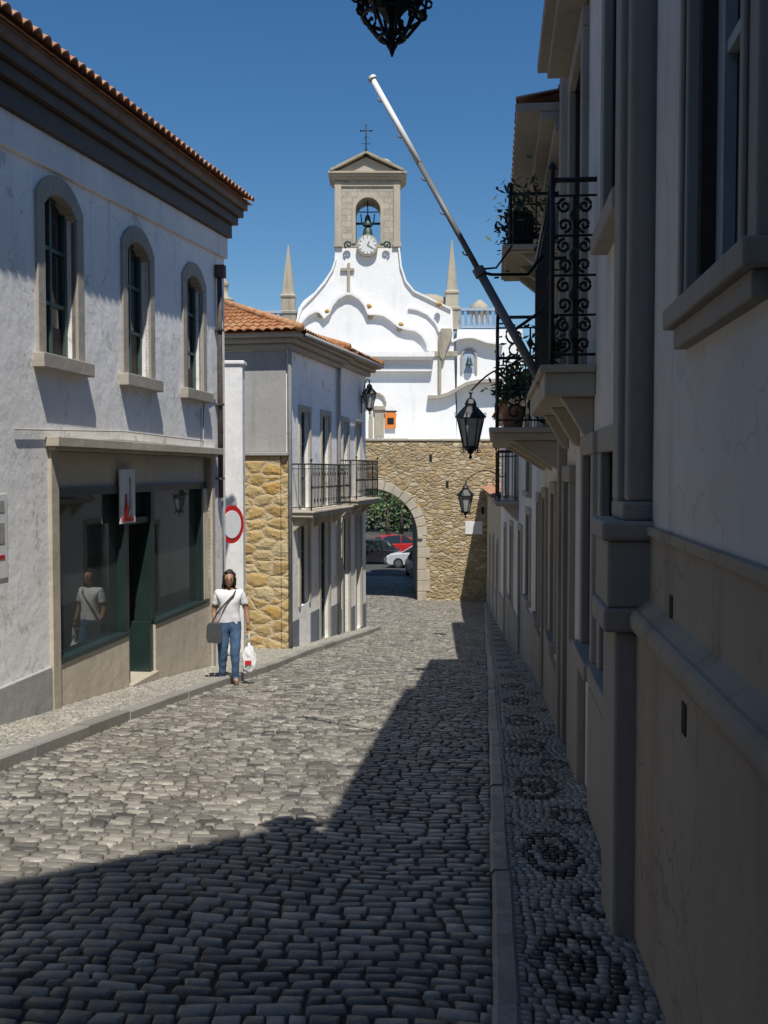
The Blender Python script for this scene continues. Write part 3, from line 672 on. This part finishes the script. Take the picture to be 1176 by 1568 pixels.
# ------------------------------------------------------------------ CITY WALL with gateway
FW=yframe(44)
CW=empty('city_wall_gate',(0,44,-3))
cx,zs,R=-.58,-1.12,2.0
def archwall(mb,fr,x0,x1,zb,zt,d0,d1,m=0,R=R):
    mb.box(fr,x0,cx-R,d0,d1,zb,zt,m); mb.box(fr,cx+R,x1,d0,d1,zb,zt,m)
    pts=arcpts(cx,zs,R,0,math.pi,24)
    for i in range(24):
        p,q=pts[i],pts[i+1]; mb.ext(fr,[(p[0],p[1]),(p[0],zt),(q[0],zt),(q[0],q[1])],d0,d1,m)
mb=MB(); archwall(mb,FW,-12,9,-4.6,2.88,-1.6,0); mb.build('rubble_wall',[M_rubble],CW)
mb=MB()
rs=random.Random(3); x=-12
while x<9:
    w=rs.uniform(.5,.9); mb.box(FW,x+.01,min(9,x+w),-1.62,.05,2.88,2.97+rs.uniform(-.01,.02)); x+=w
nv=17
for i in range(nv):
    a0=math.pi*i/nv+.006; a1=math.pi*(i+1)/nv-.006; e=rs.uniform(-.05,.04)
    P=arcpts(cx,zs,R-.01,a0,a1,3)+arcpts(cx,zs,R+.38+e,a1,a0,3); mb.ext(FW,P,-.5,.03+rs.uniform(0,.02))
z=-4.3
while z<zs:
    h=rs.uniform(.38,.55); h=min(h,zs-z) if zs-z-h>.2 else zs-z
    for sg in (1,-1):
        w=rs.choice((.36,.52)); x0=cx+sg*(R-.01); x1=cx+sg*(R+w); mb.box(FW,min(x0,x1),max(x0,x1),-.5,.04,z+.006,z+h-.006)
    z+=h
mb.box(FW,cx+R+.0,cx+R+.2,-.3,.12,zs-.12,zs+.02)
mb.build('dressed_stones',[M_trim],CW,.02)
mb=MB(); archwall(mb,yframe(45.6),-7,6,-4.6,2.86,-6.4,0); mb.build('gate_passage',[M_greyp],CW)
mb=MB(); mb.box(FW,3.42,4.15,0,.04,-1.05,-.5); mb.build('plaque',[M_white],CW,.01)
mb=MB(); 
for xx,zz in ((2.6,.9),(1.9,2.0),(4.1,-.2)): mb.box(FW,xx,xx+.12,.0,.006,zz,zz+.3)
mb.build('wall_slits',[M_dark],CW)

# ------------------------------------------------------------------ CHURCH / PORTAL BUILDING
PX=1600.;PT=math.atan(64/1600)
def el(u,v): return ((u-588)/32.0, 1.65+50*math.tan(math.atan((784-v)/PX)-PT))   # measured elevation -> metres
def E(l): return [el(*p) for p in l]
FC=yframe(50); CH=empty('church_portal',(0,50,3))
mb=MB()
mb.ext(FC,E([(452,690),(452,505),(458,472),(466,460),(482,448),(497,430),(508,413),(513,398),(514,378),(612,378),(614,405),(620,428),(632,444),(652,454),(676,464),(692,474),(700,690)]),-1.6,0)
a=el(380,690); b=el(451.8,505); mb.box(FC,a[0],b[0],-4,-.35,a[1],b[1])
a=el(700.2,690); b=el(800,503); mb.box(FC,a[0],b[0],-4,-.3,a[1],b[1])
mb.box(FC,-7,cx-R-.05,-4,-1.7,-4.5,2.9); mb.box(FC,cx+R+2.5,7,-4,-1.7,-4.5,2.9)
mb.build('white_walls',[M_church],CH)
top=[(458,498),(464,490),(472,482),(484,476),(493,478),(498,486),(503,480),(508,468),(517,457),(530,450),(540,450),(552,457),(561,468),(566,481),(575,480),(588,482),(600,490),(612,500),(622,503),(636,505),(648,514),(655,527),(657,538)]
mb=MB(); mb.ext(FC,E([(458,540)]+top+[(657,540)]),0,.22); mb.build('baroque_gable',[M_church],CH)
mb=MB(); mb.strip(FC,E(top),.12,-.0,.46,0)
a=el(462,548); b=el(664,541); mb.box(FC,a[0],b[0],0,.62,a[1],b[1]); a=el(468,552); mb.box(FC,a[0],b[0]-.1,0,.42,a[1],el(0,548)[1])
a=el(470,569); b=el(660,564); mb.box(FC,a[0],b[0],0,.3,a[1],b[1])
mb.strip(FC,E([(655,606),(668,606),(684,602),(698,594),(712,586),(730,582),(770,580)]),.16,-.3,.35,1)
mb.strip(FC,E([(690,522),(700,517),(712,515),(725,515),(745,522),(770,526)]),.1,-.3,.1,0)
mb.strip(FC,E([(452,500),(462,470),(480,452),(497,432),(509,412),(514,396)]),.08,0,.1,0)
mb.strip(FC,E([(612,380),(615,408),(622,430),(634,445),(655,455),(690,472)]),.08,0,.12,0)
mb.strip(FC,E([(625,470),(640,473),(655,480),(668,494),(674,508)]),.09,0,.12,0)
mb.build('mouldings',[M_church,M_trimg],CH)
mb=MB()
def bx(u0,v0,u1,v1,d0,d1,m=0): 
    a=el(u0,v1); b=el(u1,v0); mb.box(FC,a[0],b[0],d0,d1,a[1],b[1],m)
bx(671,512,675,600,0,.2); mb.ext(FC,E([(674,504),(690,504),(692,512),(688,522),(683,535),(680,548),(676,552),(672,545)]),-.2,.28)
bx(660,538,700,546,-.2,.1); 
bx(574,628,588,668,0,.12); bx(565,640,571,670,0,.1); bx(572,622,590,628,0,.2); mb.strip(FC,E([(566,640),(566,612),(572,603),(580,601),(588,606),(592,616)]),.1,0,.12)
mb.build('stone_details',[M_stone],CH,.01)
mb=MB()
for u,v in ((503,479),(565,471),(613,499),(671,468)):
    p=el(u,v); mb.lathe((p[0],49.65,p[1]-.12),[(.02,0),(.13,.06),(.16,.14),(.09,.22),(.02,.26)],10)
for u,v in ((492,484),(568,487),(612,505)):
    p=el(u,v); mb.tube([(p[0]+a,49.7,p[1]+b) for a,b in spiral(0,0,.16,1.2,14,1.2)],.03,6)
mb.build('lichen_finials',[M_ochre],CH)
mb=MB(); bx(532.5,403,536.5,448,.0,.13); bx(522,411,543,415,.0,.125); mb.build('stone_cross',[M_stone],CH)
mb=MB(); bx(590,631,606,656,.10,.14,0); bx(593,640,603,650,.141,.15,1); bx(588.5,629,607.5,631,.08,.16,2); mb.build('banner',[M_orange,M_dark,M_green],CH)
mb=MB(); p=el(660,456); mb.lathe((p[0],52.5,p[1]-.1),[(1.15,0),(1.1,.25),(.8,.5),(.45,.62),(.02,.68)],20)
p=el(588,262); mb.lathe((p[0],51.6,p[1]-.1),[(.65,0),(.62,.55),(.45,.9),(.2,1.1),(.02,1.15)],18)
p=el(742,460); mb.lathe((p[0],53,p[1]-.6),[(.4,0),(.4,.4),(.55,.45),(.45,.8),(.1,1.1)],14)
mb.build('stone_domes',[M_stone],CH)
mb=MB()
for u,vt,vb,w in ((440,368,478,13),(693,360,472,12)):
    x=(u-588)/32; zt=el(u,vt)[1]; zb=el(u,vb)[1]; r=w/32
    mb.lathe((x,51,0),[(r*1.35,zb-.9),(r*1.35,zb),(r*1.55,zb+.05),(r*1.55,zb+.15),(r*1.15,zb+.2),(r*1.1,zb+.8),(r*1.3,zb+.85),(r*1.3,zb+.92),(r*.95,zb+1.0),(r*.75,zb+1.7),(.03,zt)],4,0,False,rot=math.pi/4)
mb.build('obelisks',[M_stone],CH)
mb=MB()
M_bal=plaster('pale_blue_balustrade',(.42,.50,.62),(.3,.3,.3),.3)
for u0,u1,vt,vb in ((706,762,470,501),(404,432,474,490)):
    a=el(u0,vb); b=el(u1,vt); 
    mb.box(FC,a[0],b[0],-.6,-.3,b[1]-.12,b[1]); mb.box(FC,a[0],b[0],-.6,-.3,a[1],a[1]+.1)
    n=int((b[0]-a[0])/.26)
    for i in range(n+1):
        x=a[0]+.08+(b[0]-a[0]-.16)*i/n; h=b[1]-a[1]-.22
        mb.lathe((x,50.45,a[1]+.1),[(.06,0),(.05,.05*h),(.1,.35*h),(.045,.7*h),(.07,h)],10)
mb.build('balustrade',[M_bal],CH)
mb=MB()
tx0,tx1=el(514,0)[0],el(612,0)[0]; zb=el(0,378)[1]; zt=el(0,276)[1]
ox0,ox1=el(545,0)[0],el(582.5,0)[0]; ocx=(ox0+ox1)/2; orr=(ox1-ox0)/2; ozs=el(0,322)[1]; 
mb.box(FC,tx0,ox0,-1.6,.02,zb-.02,zt); mb.box(FC,ox1,tx1,-1.6,.02,zb-.02,zt)
pts=arcpts(ocx,ozs,orr,0,math.pi,16)
for i in range(16):
    p,q=pts[i],pts[i+1]; mb.ext(FC,[p,(p[0],zt),(q[0],zt),q],-1.6,.02)
mb.box(FC,ox0,ox1,-1.6,.02,zb-.02,zb+.15)
mb.build('belfry',[M_ashlar],CH)
mb=MB()
for x0,x1 in ((tx0-.02,tx0+.3),(tx1-.3,tx1+.02)):
    mb.box(FC,x0,x1,-1.62,.10,zb-.02,zt-.1); mb.box(FC,x0-.04,x1+.04,-1.64,.14,zb-.02,zb+.2)
mb.strip(FC,[(ox0,zb+.15)]+[(2*ocx-p[0],p[1]) for p in arcpts(ocx,ozs,orr+.0,0,math.pi,14)]+[(ox1,zb+.15)],-.16,0,.08)
for w,v0,v1 in ((.04,286,281),(.12,276,272),(.22,272,268),(.32,268,265)):
    mb.box(FC,tx0-w,tx1+w,-1.6-w,.05+w,el(0,v0)[1],el(0,v1)[1])
L,Rr,T=el(508,265),el(617,265),el(561,238)
mb.ext(FC,[(L[0]+.15,L[1]),(Rr[0]-.15,Rr[1]),(T[0],T[1]-.1)],-1.5,.12)
mb.build('belfry_trim',[M_trim],CH,.01)
mb=MB(); mb.strip(FC,[L,T],-.11,-1.7,.4); mb.strip(FC,[T,Rr],-.11,-1.7,.4)
mb.build('pediment_coping',[M_stone],CH)
mb=MB(); p=el(561,237); xx,zz=p; y0=49.8
mb.lathe((xx,y0,zz-.1),[(.16,0),(.1,.15),(.05,.3)],10)
mb.tube([(xx,y0,zz),(xx,y0,zz+1.35)],.03,6); mb.tube([(xx-.26,y0,zz+1.05),(xx+.26,y0,zz+1.05)],.025,6)
mb.tube([(xx+a,y0,zz+.7+b) for a,b in spiral(0,0,.12,1,12)],.012,5); mb.tube([(xx-.22,y0,zz+.45),(xx+.22,y0,zz+.45)],.015,5)
for sg in (-1,1): mb.lathe((xx+sg*.26,y0,zz+1.0),[(.01,0),(.05,.05),(.01,.1)],8)
mb.build('weathervane_cross',[M_iron],CH)
def bell(mb,c,r,h,m=0): mb.lathe(c,[(r*.95,0),(r*1.0,.03*h),(r*.75,.25*h),(r*.58,.55*h),(r*.5,.8*h),(r*.3,.95*h),(.03,h)],18,m)
mb=MB(); bxx=el(563,0)[0]; bell(mb,(bxx,50.6,el(0,342)[1]),.24,.55); bell(mb,(bxx,50.6,el(0,368)[1]),.40,.80)
zB=el(0,338)[1]; mb.tube([(ox0,50.6,zB),(ox1,50.6,zB)],.06,6); mb.tube([(bxx,50.6,zB),(bxx,50.6,zB+1.2)],.03,5); mb.tube([(ox0+.1,50.6,zB+.55),(ox1-.1,50.6,zB+.55)],.03,5)
for sg in (-1,1):
    mb.tube([(bxx+sg*(.9)+a*sg,49.75,zb+.05+b) for a,b in spiral(0,0,.2,1.3,14,-1)],.05,6)
    mb.tube([(bxx+sg*.28,50.6,zB),(bxx+sg*.33,50.6,zB+.45)],.03,5)
mb.build('bells',[M_bronze],CH)
mb=MB(); c=el(563,377); mb.disc((c[0],49.86,c[1]),(0,-1,0),.50,.24,0,40); mb.disc((c[0],49.73,c[1]),(0,-1,0),.42,.03,1,40)
for k in range(12):
    a=k*math.pi/6; mb.tube([(c[0]+.33*math.sin(a),49.70,c[1]+.33*math.cos(a)),(c[0]+.40*math.sin(a),49.70,c[1]+.40*math.cos(a))],.012,4,2)
for a,l in ((.5,.2),(2.1,.3)): mb.tube([(c[0],49.69,c[1]),(c[0]+l*math.sin(a),49.69,c[1]+l*math.cos(a))],.014,4,2)
mb.build('clock',[M_stone,M_paper,M_iron],CH)
mb=MB(); c=el(718,548); nf=yframe(50.3); npts=[(c[0]-.3,c[1]-.7)]+[(2*c[0]-p[0],p[1]) for p in arcpts(c[0],c[1]+.1,.3,0,math.pi,10)]+[(c[0]+.3,c[1]-.7)]
mb.ext(nf,npts,0,.01,0); bell(mb,(c[0],50.1,c[1]-.35),.2,.4,1); mb.strip(nf,npts,-.1,0,.08,2)
mb.build('bell_niche',[M_bal,M_bronze,M_trimg],CH)

# ------------------------------------------------------------------ beyond the gate
M_asph=simple('asphalt',(.06,.06,.06),.85,.2,4,bs=.3)
mb=MB(); mb.add([(-60,58,-4.19),(60,58,-4.19),(60,74,-4.19),(-60,74,-4.19)],[(0,1,2,3)]); mb.build('road',[M_asph])
M_bark=simple('bark',(.10,.075,.05),.95,.4,8,bs=.6)
def tree(name,x,y,z,h,cr,seed,n=26,leaf=.22):
    rng=random.Random(seed); P=empty(name,(x,y,z)); mb=MB()
    top=Vector((x+rng.uniform(-.4,.4),y,z+h*.55)); b=Vector((x,y,z-.1))
    mb.tube([b,b.lerp(top,.4)+Vector((.08,0,0)),top],.2,8,0,.11)
    cl=[]
    for i in range(n):
        a=rng.uniform(0,6.28); r=cr*math.sqrt(rng.random()); hh=z+h*rng.uniform(.45,1.0); r*=1-.4*abs((hh-z)/h-.7)/.3
        c=Vector((x+r*math.cos(a),y+r*math.sin(a),hh)); cl.append(c)
        if i%2==0: mb.tube([b.lerp(top,rng.uniform(.6,1)),(top+c)/2+Vector((0,0,-.2)),c],.05,5,0,.015)
    mb.build('trunk_and_limbs',[M_bark],P)
    ml=MB()
    for c in cl:
        s=rng.uniform(.45,.8)*cr*.36
        for k in range(70):
            p=c+Vector((rng.gauss(0,s),rng.gauss(0,s),rng.gauss(0,s*.7)))
            a=Vector((rng.uniform(-1,1),rng.uniform(-1,1),rng.uniform(-1,.6))).normalized(); q=a.orthogonal().normalized(); l=leaf*rng.uniform(.6,1.3)
            ml.add([p,p+a*l*.5+q*l*.3,p+a*l,p+a*l*.5-q*l*.3],[(0,1,2,3)],rng.randrange(2))
    ml.build('crown',[M_leaf1,M_leaf2],P,recalc=False)
for i,(x,y,h,cr) in enumerate([(-2.6,64,6.5,2.6),(.3,78,7.5,3.2),(3.0,76,6.5,2.8),(-2.0,84,8,3.6),(4.5,90,9,4),(1.6,96,9,4.5),(-6,80,8,4)]): tree('tree',x,y,-4.2,h,cr,i+2)
def hedge():
    ml=MB(); rng=random.Random(9)
    for k in range(5000):
        p=Vector((rng.uniform(-14,14),rng.uniform(99,103),-4.2+rng.random()**.7*(4.5+1.5*math.sin(k%7))))
        a=Vector((rng.uniform(-1,1),rng.uniform(-1,1),rng.uniform(-1,.6))).normalized(); q=a.orthogonal().normalized(); l=.6
        ml.add([p,p+a*l*.5+q*l*.3,p+a*l,p+a*l*.5-q*l*.3],[(0,1,2,3)],rng.randrange(2))
    ml.build('distant_trees',[M_leaf1,M_leaf2],None,recalc=False)
hedge()
M_rubber=simple('rubber',(.02,.02,.02),.8,.1); M_hub=simple('alloy',(.4,.4,.42),.35,.1,metal=.8)
def carpaint(n,c): return simple(n,c,.25,.03)
def car(name,x,y,rot,paint,L=4.1,W=1.72,Hh=1.47):
    P=empty(name,(x,y,-4.19)); 
    prof=[(-L/2,.35),(-L/2,.75),(-L/2+.1,.88),(-L*.30,.95),(L*.18,.95),(L/2-.25,.85),(L/2-.02,.65),(L/2,.35),(L/2-.15,.22),(-L/2+.15,.22)]
    body=MB(); T=lambda a,b,c:(a,b,c)
    def loft(mb,prof,ws,m):
        n=len(prof); V=[]
        for w in ws:
            for (px,pz) in prof: V.append((px*w[1],w[0],.22+(pz-.22)*w[2]))
        F=[(j*n+i,j*n+(i+1)%n,(j+1)*n+(i+1)%n,(j+1)*n+i) for j in range(len(ws)-1) for i in range(n)]
        F+=[tuple(range(n)),tuple((len(ws)-1)*n+i for i in range(n))]
        mb.add(V,F,m)
    loft(body,prof,[(-W/2,.965,.93),(-W/2+.08,1,1),(W/2-.08,1,1),(W/2,.965,.93)],0)
    cab=[(-L*.40,.94),(-L*.30,Hh-.12),(-L*.22,Hh-.03),(0,Hh),(L*.08,Hh-.06),(L*.26,.94)]
    V=[];n=len(cab)
    for sg in (-1,1):
        for (px,pz) in cab:
            k=(pz-.94)/(Hh-.94); V.append((px,sg*(W/2-.06-.17*k),pz))
    gl=MB(); gl.add(V,[(i,i+1,n+i+1,n+i) for i in range(n-1)]+[tuple(range(n)),tuple(n+i for i in range(n))],0)
    V2=[(cab[1][0],-W/2+.19,Hh-.115),(cab[2][0],-W/2+.2,Hh-.02),(0,-W/2+.21,Hh+.01),(cab[4][0],-W/2+.2,Hh-.05)]; V2+=[(a,-b,c) for a,b,c in V2]
    body.add(V2,[(0,1,5,4),(1,2,6,5),(2,3,7,6)],0)
    for sg in (-1,1):
        for pa,pb in ((cab[0],cab[1]),(cab[4],cab[5]),((0,Hh),(-.03,.94))):
            ka=(pa[1]-.94)/(Hh-.94);kb=(pb[1]-.94)/(Hh-.94)
            body.tube([(pa[0],sg*(W/2-.055-.17*ka),pa[1]),(pb[0],sg*(W/2-.055-.17*kb),pb[1])],.035,5,0)
        body.box(T,L/2-.3,L/2-.03,sg*.55-.14,sg*.55+.14,.62,.74,1); body.box(T,-L/2-.01,-L/2+.1,sg*.65-.12,sg*.65+.12,.65,.85,2)
    body.box(T,L/2-.06,L/2+.015,-.26,.26,.42,.52,1); body.box(T,-L/2-.015,-L/2+.06,-.26,.26,.5,.61,1)
    wh=MB()
    for ax in (-L*.31,L*.31):
        for sg in (-1,1):
            wh.disc((ax,sg*(W/2-.09),.31),(0,1,0),.31,.2,0,20); wh.disc((ax,sg*(W/2+.012),.31),(0,1,0),.19,.02,1,14)
    M=Matrix.Translation((x,y,-4.19))@Matrix.Rotation(rot,4,'Z')
    for b,nm,mm in ((body,'body',[paint,M_white_paint,M_red]),(gl,'windows',[M_glass]),(wh,'wheels',[M_rubber,M_hub])):
        b.v=[tuple(M@Vector(p)) for p in b.v]; b.build(nm,mm,P,.03 if nm=='body' else 0)
car('parked_car',2.3,62.5,math.radians(165),carpaint('silver_paint',(.55,.56,.58)))
car('parked_car',.9,70.5,math.radians(20),carpaint('red_paint',(.45,.02,.02)))
car('parked_car',-1.0,65.5,math.radians(175),carpaint('black_paint',(.02,.02,.025)))
car('parked_car',2.2,57.0,math.radians(95),carpaint('dark_grey_paint',(.03,.03,.035)))

# ------------------------------------------------------------------ WOMAN
M_skin=simple('skin',(.36,.20,.13),.55,.08); M_shirt=simple('white_cotton',(.74,.74,.76),.85,.06,10,bs=.5); M_jean=simple('denim',(.055,.11,.20),.85,.3,14,bs=.3)
M_hair=simple('dark_hair',(.022,.014,.010),.5,.4,30); M_sandal=simple('sandal_leather',(.12,.07,.045),.6,.2); M_bagm=simple('grey_bag',(.055,.06,.065),.6,.2); M_lips=simple('lips',(.30,.08,.07),.5,.05)
def skinmesh(name,verts,edges,radii,root=0,sub=2):
    me=D.meshes.new(name); me.from_pydata(verts,edges,[]); o=D.objects.new(name,me); scene.collection.objects.link(o)
    sk=o.modifiers.new('skin','SKIN')
    for i,r in enumerate(radii):
        sv=me.skin_vertices[0].data[i]; sv.radius=r if isinstance(r,tuple) else (r,r); sv.use_root=(i==root)
    ss=o.modifiers.new('sub','SUBSURF'); ss.levels=sub; ss.render_levels=sub
    bpy.context.view_layer.update(); dg=bpy.context.evaluated_depsgraph_get()
    nm=D.meshes.new_from_object(o.evaluated_get(dg)); D.objects.remove(o); return nm
WP=Vector((-2.17,14.6,gz(14.6)+.0)); Wm=Matrix.Translation(WP)@Matrix.Rotation(math.radians(8),4,'Z')
W=empty('woman',WP)
def place(me,name,mats,parent=W,smooth=True):
    me.transform(Wm); o=D.objects.new(name,me); scene.collection.objects.link(o)
    for m in mats: me.materials.append(m)
    o.parent=parent; o.matrix_parent_inverse=parent.matrix_world.inverted()
    if smooth: me.polygons.foreach_set('use_smooth',[True]*len(me.polygons))
    return o
vs=[(0,0,.86),(0,0,1.0),(0,-.005,1.14),(0,0,1.25),(0,.005,1.33),(0,-.005,1.40),
 (-.155,.005,1.275),(-.215,.03,1.04),(-.205,-.05,.835),
 (.155,.005,1.275),(.235,.03,1.05),(.262,-.03,.83),
 (-.085,0,.80),(-.095,-.03,.45),(-.105,.05,.09),(-.115,-.03,.035),(-.125,-.115,.028),
 (.085,0,.80),(.075,-.11,.46),(.085,-.09,.09),(.095,-.17,.035),(.10,-.25,.028)]
ed=[(0,1),(1,2),(2,3),(3,4),(4,5),(3,6),(6,7),(7,8),(3,9),(9,10),(10,11),(0,12),(12,13),(13,14),(14,15),(15,16),(0,17),(17,18),(18,19),(19,20),(20,21)]
ra=[(.155,.12),(.13,.10),(.145,.115),(.12,.09),(.055,.055),(.05,.052),(.06,.06),(.042,.042),(.028,.028),(.06,.06),(.042,.042),(.028,.028),(.095,.095),(.065,.065),(.04,.04),(.04,.035),(.035,.022),(.095,.095),(.065,.065),(.04,.04),(.04,.035),(.035,.022)]
me=skinmesh('body',vs,ed,ra)
mi=[]
for p in me.polygons:
    c=p.center
    if c.z<.075: k=3
    elif c.z<.10 : k=0
    elif c.z<.88 and abs(c.x)<.20 and not (c.x<-.17 and c.z>.72 ): k=2
    elif c.z<1.325 and (abs(c.x)<.16 or c.z>1.13): k=1
    else: k=0
    mi.append(k)
vn={}
for p,k in zip(me.polygons,mi):
    if k in (1,2):
        for v in p.vertices: vn.setdefault(v,.016 if k==1 else .008)
for v,d in vn.items(): 
    co=me.vertices[v].co; me.vertices[v].co+=me.vertices[v].normal*(d+.010*mnoise.noise(co*14))
o=place(me,'body',[M_skin,M_shirt,M_jean,M_sandal]); me.polygons.foreach_set('material_index',mi)
bm=bmesh.new(); bmesh.ops.create_uvsphere(bm,u_segments=28,v_segments=20,radius=1)
for v in bm.verts:
    x,y,z=v.co; fx=1-.18*max(0,-z)**1.5; 
    nx=x*.070*fx; ny=y*.088*(1-.1*max(0,-z)); nz_=z*.108
    if y<-.6:
        g=math.exp(-((x)/.16)**2-((z+.12)/.22)**2); ny-=.020*g
        for sx in (-.36,.36): ny+=.008*math.exp(-((x-sx)/.18)**2-((z-.05)/.13)**2)
        ny-=.006*math.exp(-(x/.3)**2-((z+.5)/.1)**2); ny-=.008*math.exp(-(x/.3)**2-((z+.82)/.15)**2)
    v.co=(nx,ny,nz_)
me=D.meshes.new('head'); bm.to_mesh(me); bm.free()
mh=Matrix.Translation((0,-.02,1.475))@Matrix.Rotation(math.radians(-10),4,'X'); me.transform(mh); place(me,'head',[M_skin])
mb=MB()
for sx in (-.026,.026):
    mb.lathe((sx,-.098,1.48),[(.001,-.008),(.011,-.004),(.012,0),(.011,.004),(.001,.008)],10,0)
    mb.tube([(sx-.016,-.1,1.499),(sx,-.105,1.503),(sx+.016,-.1,1.499)],.003,5,1)
mb.lathe((0,-.1,1.418),[(.003,-.007),(.02,-.003),(.021,.001),(.003,.006)],10,2,True,1,.5)
for sg in (-1,1): mb.lathe((sg*.07,-.015,1.45),[(.004,-.01),(.014,.005),(.016,.03),(.01,.045)],8,3,True,.6,1)
mb.v=[tuple(Wm@Vector(p)) for p in mb.v]; mb.build('face_features',[M_dark,M_hair,M_lips,M_skin],W)
bm=bmesh.new(); bmesh.ops.create_icosphere(bm,subdivisions=4,radius=1)
for v in list(bm.verts):
    x,y,z=v.co
    if y<-.35 and z<.62 and abs(x)<.62: v.tag=True; 
    r=1+.20*mnoise.noise(Vector((x,y,z))*4)+.08*mnoise.noise(Vector((x,y,z))*11)
    hz=z*.122 if z>0 else z*.21
    wd=.092+.035*max(0,-z)
    v.co=(x*wd*r,(y*.1+.014)*r,hz*r)
bmesh.ops.delete(bm,geom=[v for v in bm.verts if v.tag],context='VERTS')
me=D.meshes.new('hair'); bm.to_mesh(me); bm.free(); me.transform(Matrix.Translation((0,-.018,1.492))); o=place(me,'hair',[M_hair]); sm=o.modifiers.new('s','SOLIDIFY'); sm.thickness=.012
def hand(wr,dirn,palm,side,curl):
    wr=Vector(wr); d=Vector(dirn).normalized(); n=Vector(palm).normalized(); w=d.cross(n).normalized()*side
    V=[wr,wr+d*.035,wr+d*.075];Ed=[(0,1),(1,2)];Ra=[(.022,.018),(.034,.014),(.036,.013)]
    me=skinmesh('hand',[tuple(v) for v in V],Ed,Ra,0,1); obs=[me]
    for k,(off,l) in enumerate(((-.03,.065),(-.01,.075),(.01,.07),(.029,.055))):
        b=wr+d*.07+w*off; pts=[b,b+d*.018]; a=0
        for j in range(3):
            a+=curl*(.5 if j==0 else 1); pts.append(pts[-1]+(d*math.cos(a)+n*math.sin(a))*l/3)
        obs.append(skinmesh('finger',[tuple(p) for p in pts],[(i,i+1) for i in range(4)],[.009,.0095,.009,.008,.007],0,1))
    b=wr+d*.025-w*.03; pts=[b,b-w*.018+d*.015,b-w*.025+d*.035+n*.012,b-w*.02+d*.055+n*.028]
    obs.append(skinmesh('thumb',[tuple(p) for p in pts],[(0,1),(1,2),(2,3)],[.012,.011,.010,.008],0,1))
    for m_ in obs: place(m_,'hand_part',[M_skin])
hand((-.205,-.05,.835),(.0,-.15,-1),(1,0,0),1,.35)
hand((.262,-.03,.83),(.02,0,-1),(-1,0,0),-1,.95)
bg=MB()
bg.ext(lambda a,d,z:(a,d,z),[(-.30,.62),(-.12,.60),(-.10,.68),(-.11,.86),(-.15,.89),(-.27,.89),(-.31,.85),(-.32,.70)],-.19,-.09)
bg.tube([(-.24,-.14,.88),(-.17,-.15,1.02),(-.05,-.145,1.16),(.06,-.12,1.27),(.10,-.03,1.345),(.08,.07,1.30),(-.05,.13,1.12),(-.2,.08,.95),(-.24,-.1,.88)],.013,6)
bg.v=[tuple(Wm@Vector(p)) for p in bg.v]; bg.build('shoulder_bag',[M_bagm],W,.025)
bm=bmesh.new(); bmesh.ops.create_icosphere(bm,subdivisions=4,radius=1)
for v in bm.verts:
    x,y,z=v.co; t=(z+1)/2; wdt=(.115*(1-.55*t**2)); n_=mnoise.noise(Vector((x*2.2,y*2.2,z*3)))*.018+mnoise.noise(Vector((x*6,y*6,z*5)))*.010
    q=abs(x)**.7*(1 if x>0 else -1); v.co=(q*(wdt)+n_,y*.055*(1-.4*t)+n_,z*.22+n_)
me=D.meshes.new('shopping_bag'); bm.to_mesh(me); bm.free(); me.transform(Matrix.Translation((.27,-.04,.36))); place(me,'shopping_bag',[M_white_paint])
sb=MB()
for dy in (-.02,.015): sb.tube([(.235,-.04+dy,.55),(.262,-.045+dy,.66),(.27,-.05+dy,.745),(.275,-.045+dy,.66),(.31,-.04+dy,.55)],.007,5)
sb.add([(.21,-.10,.28),(.30,-.10,.28),(.30,-.10,.34),(.21,-.10,.34)],[(0,1,2,3)],1)
sb.v=[tuple(Wm@Vector(p)) for p in sb.v]; sb.build('bag_handles',[M_white_paint,M_red],W)

# ------------------------------------------------------------------ LIGHT, SKY, CAMERA
sv=Vector((.14,-.557,1)).normalized(); elev=math.asin(sv.z); rot=math.atan2(sv.x,sv.y)
w=D.worlds.new('World'); scene.world=w; w.use_nodes=True; nt=w.node_tree; bgn=nt.nodes['Background']
sky=nt.nodes.new('ShaderNodeTexSky'); sky.sky_type='NISHITA'; sky.sun_disc=False; sky.sun_elevation=elev; sky.sun_rotation=rot; sky.air_density=1.0; sky.dust_density=.1; sky.ozone_density=3.0
hs=nt.nodes.new('ShaderNodeHueSaturation'); hs.inputs['Saturation'].default_value=1.28; hs.inputs['Value'].default_value=1.0
nt.links.new(sky.outputs['Color'],hs.inputs['Color']); nt.links.new(hs.outputs['Color'],bgn.inputs['Color']); bgn.inputs['Strength'].default_value=.095
sl=D.lights.new('sun','SUN'); sl.energy=5; sl.angle=math.radians(.5); sl.color=(1,.965,.90); so=D.objects.new('sun',sl); so.rotation_euler=sv.to_track_quat('Z','Y').to_euler(); so.location=(10,-30,40); scene.collection.objects.link(so)
cam=D.cameras.new('camera'); cam.sensor_fit='VERTICAL'; cam.sensor_height=36; cam.lens=36*1600/1568; cam.clip_end=2000; cam.clip_start=.05
co=D.objects.new('camera',cam); co.location=(0,0,1.65); co.rotation_euler=(math.radians(90)-PT,0,0); scene.collection.objects.link(co); scene.camera=co
scene.view_settings.view_transform='Standard'; scene.view_settings.look='None'; scene.view_settings.exposure=0
print('done',len(D.objects))
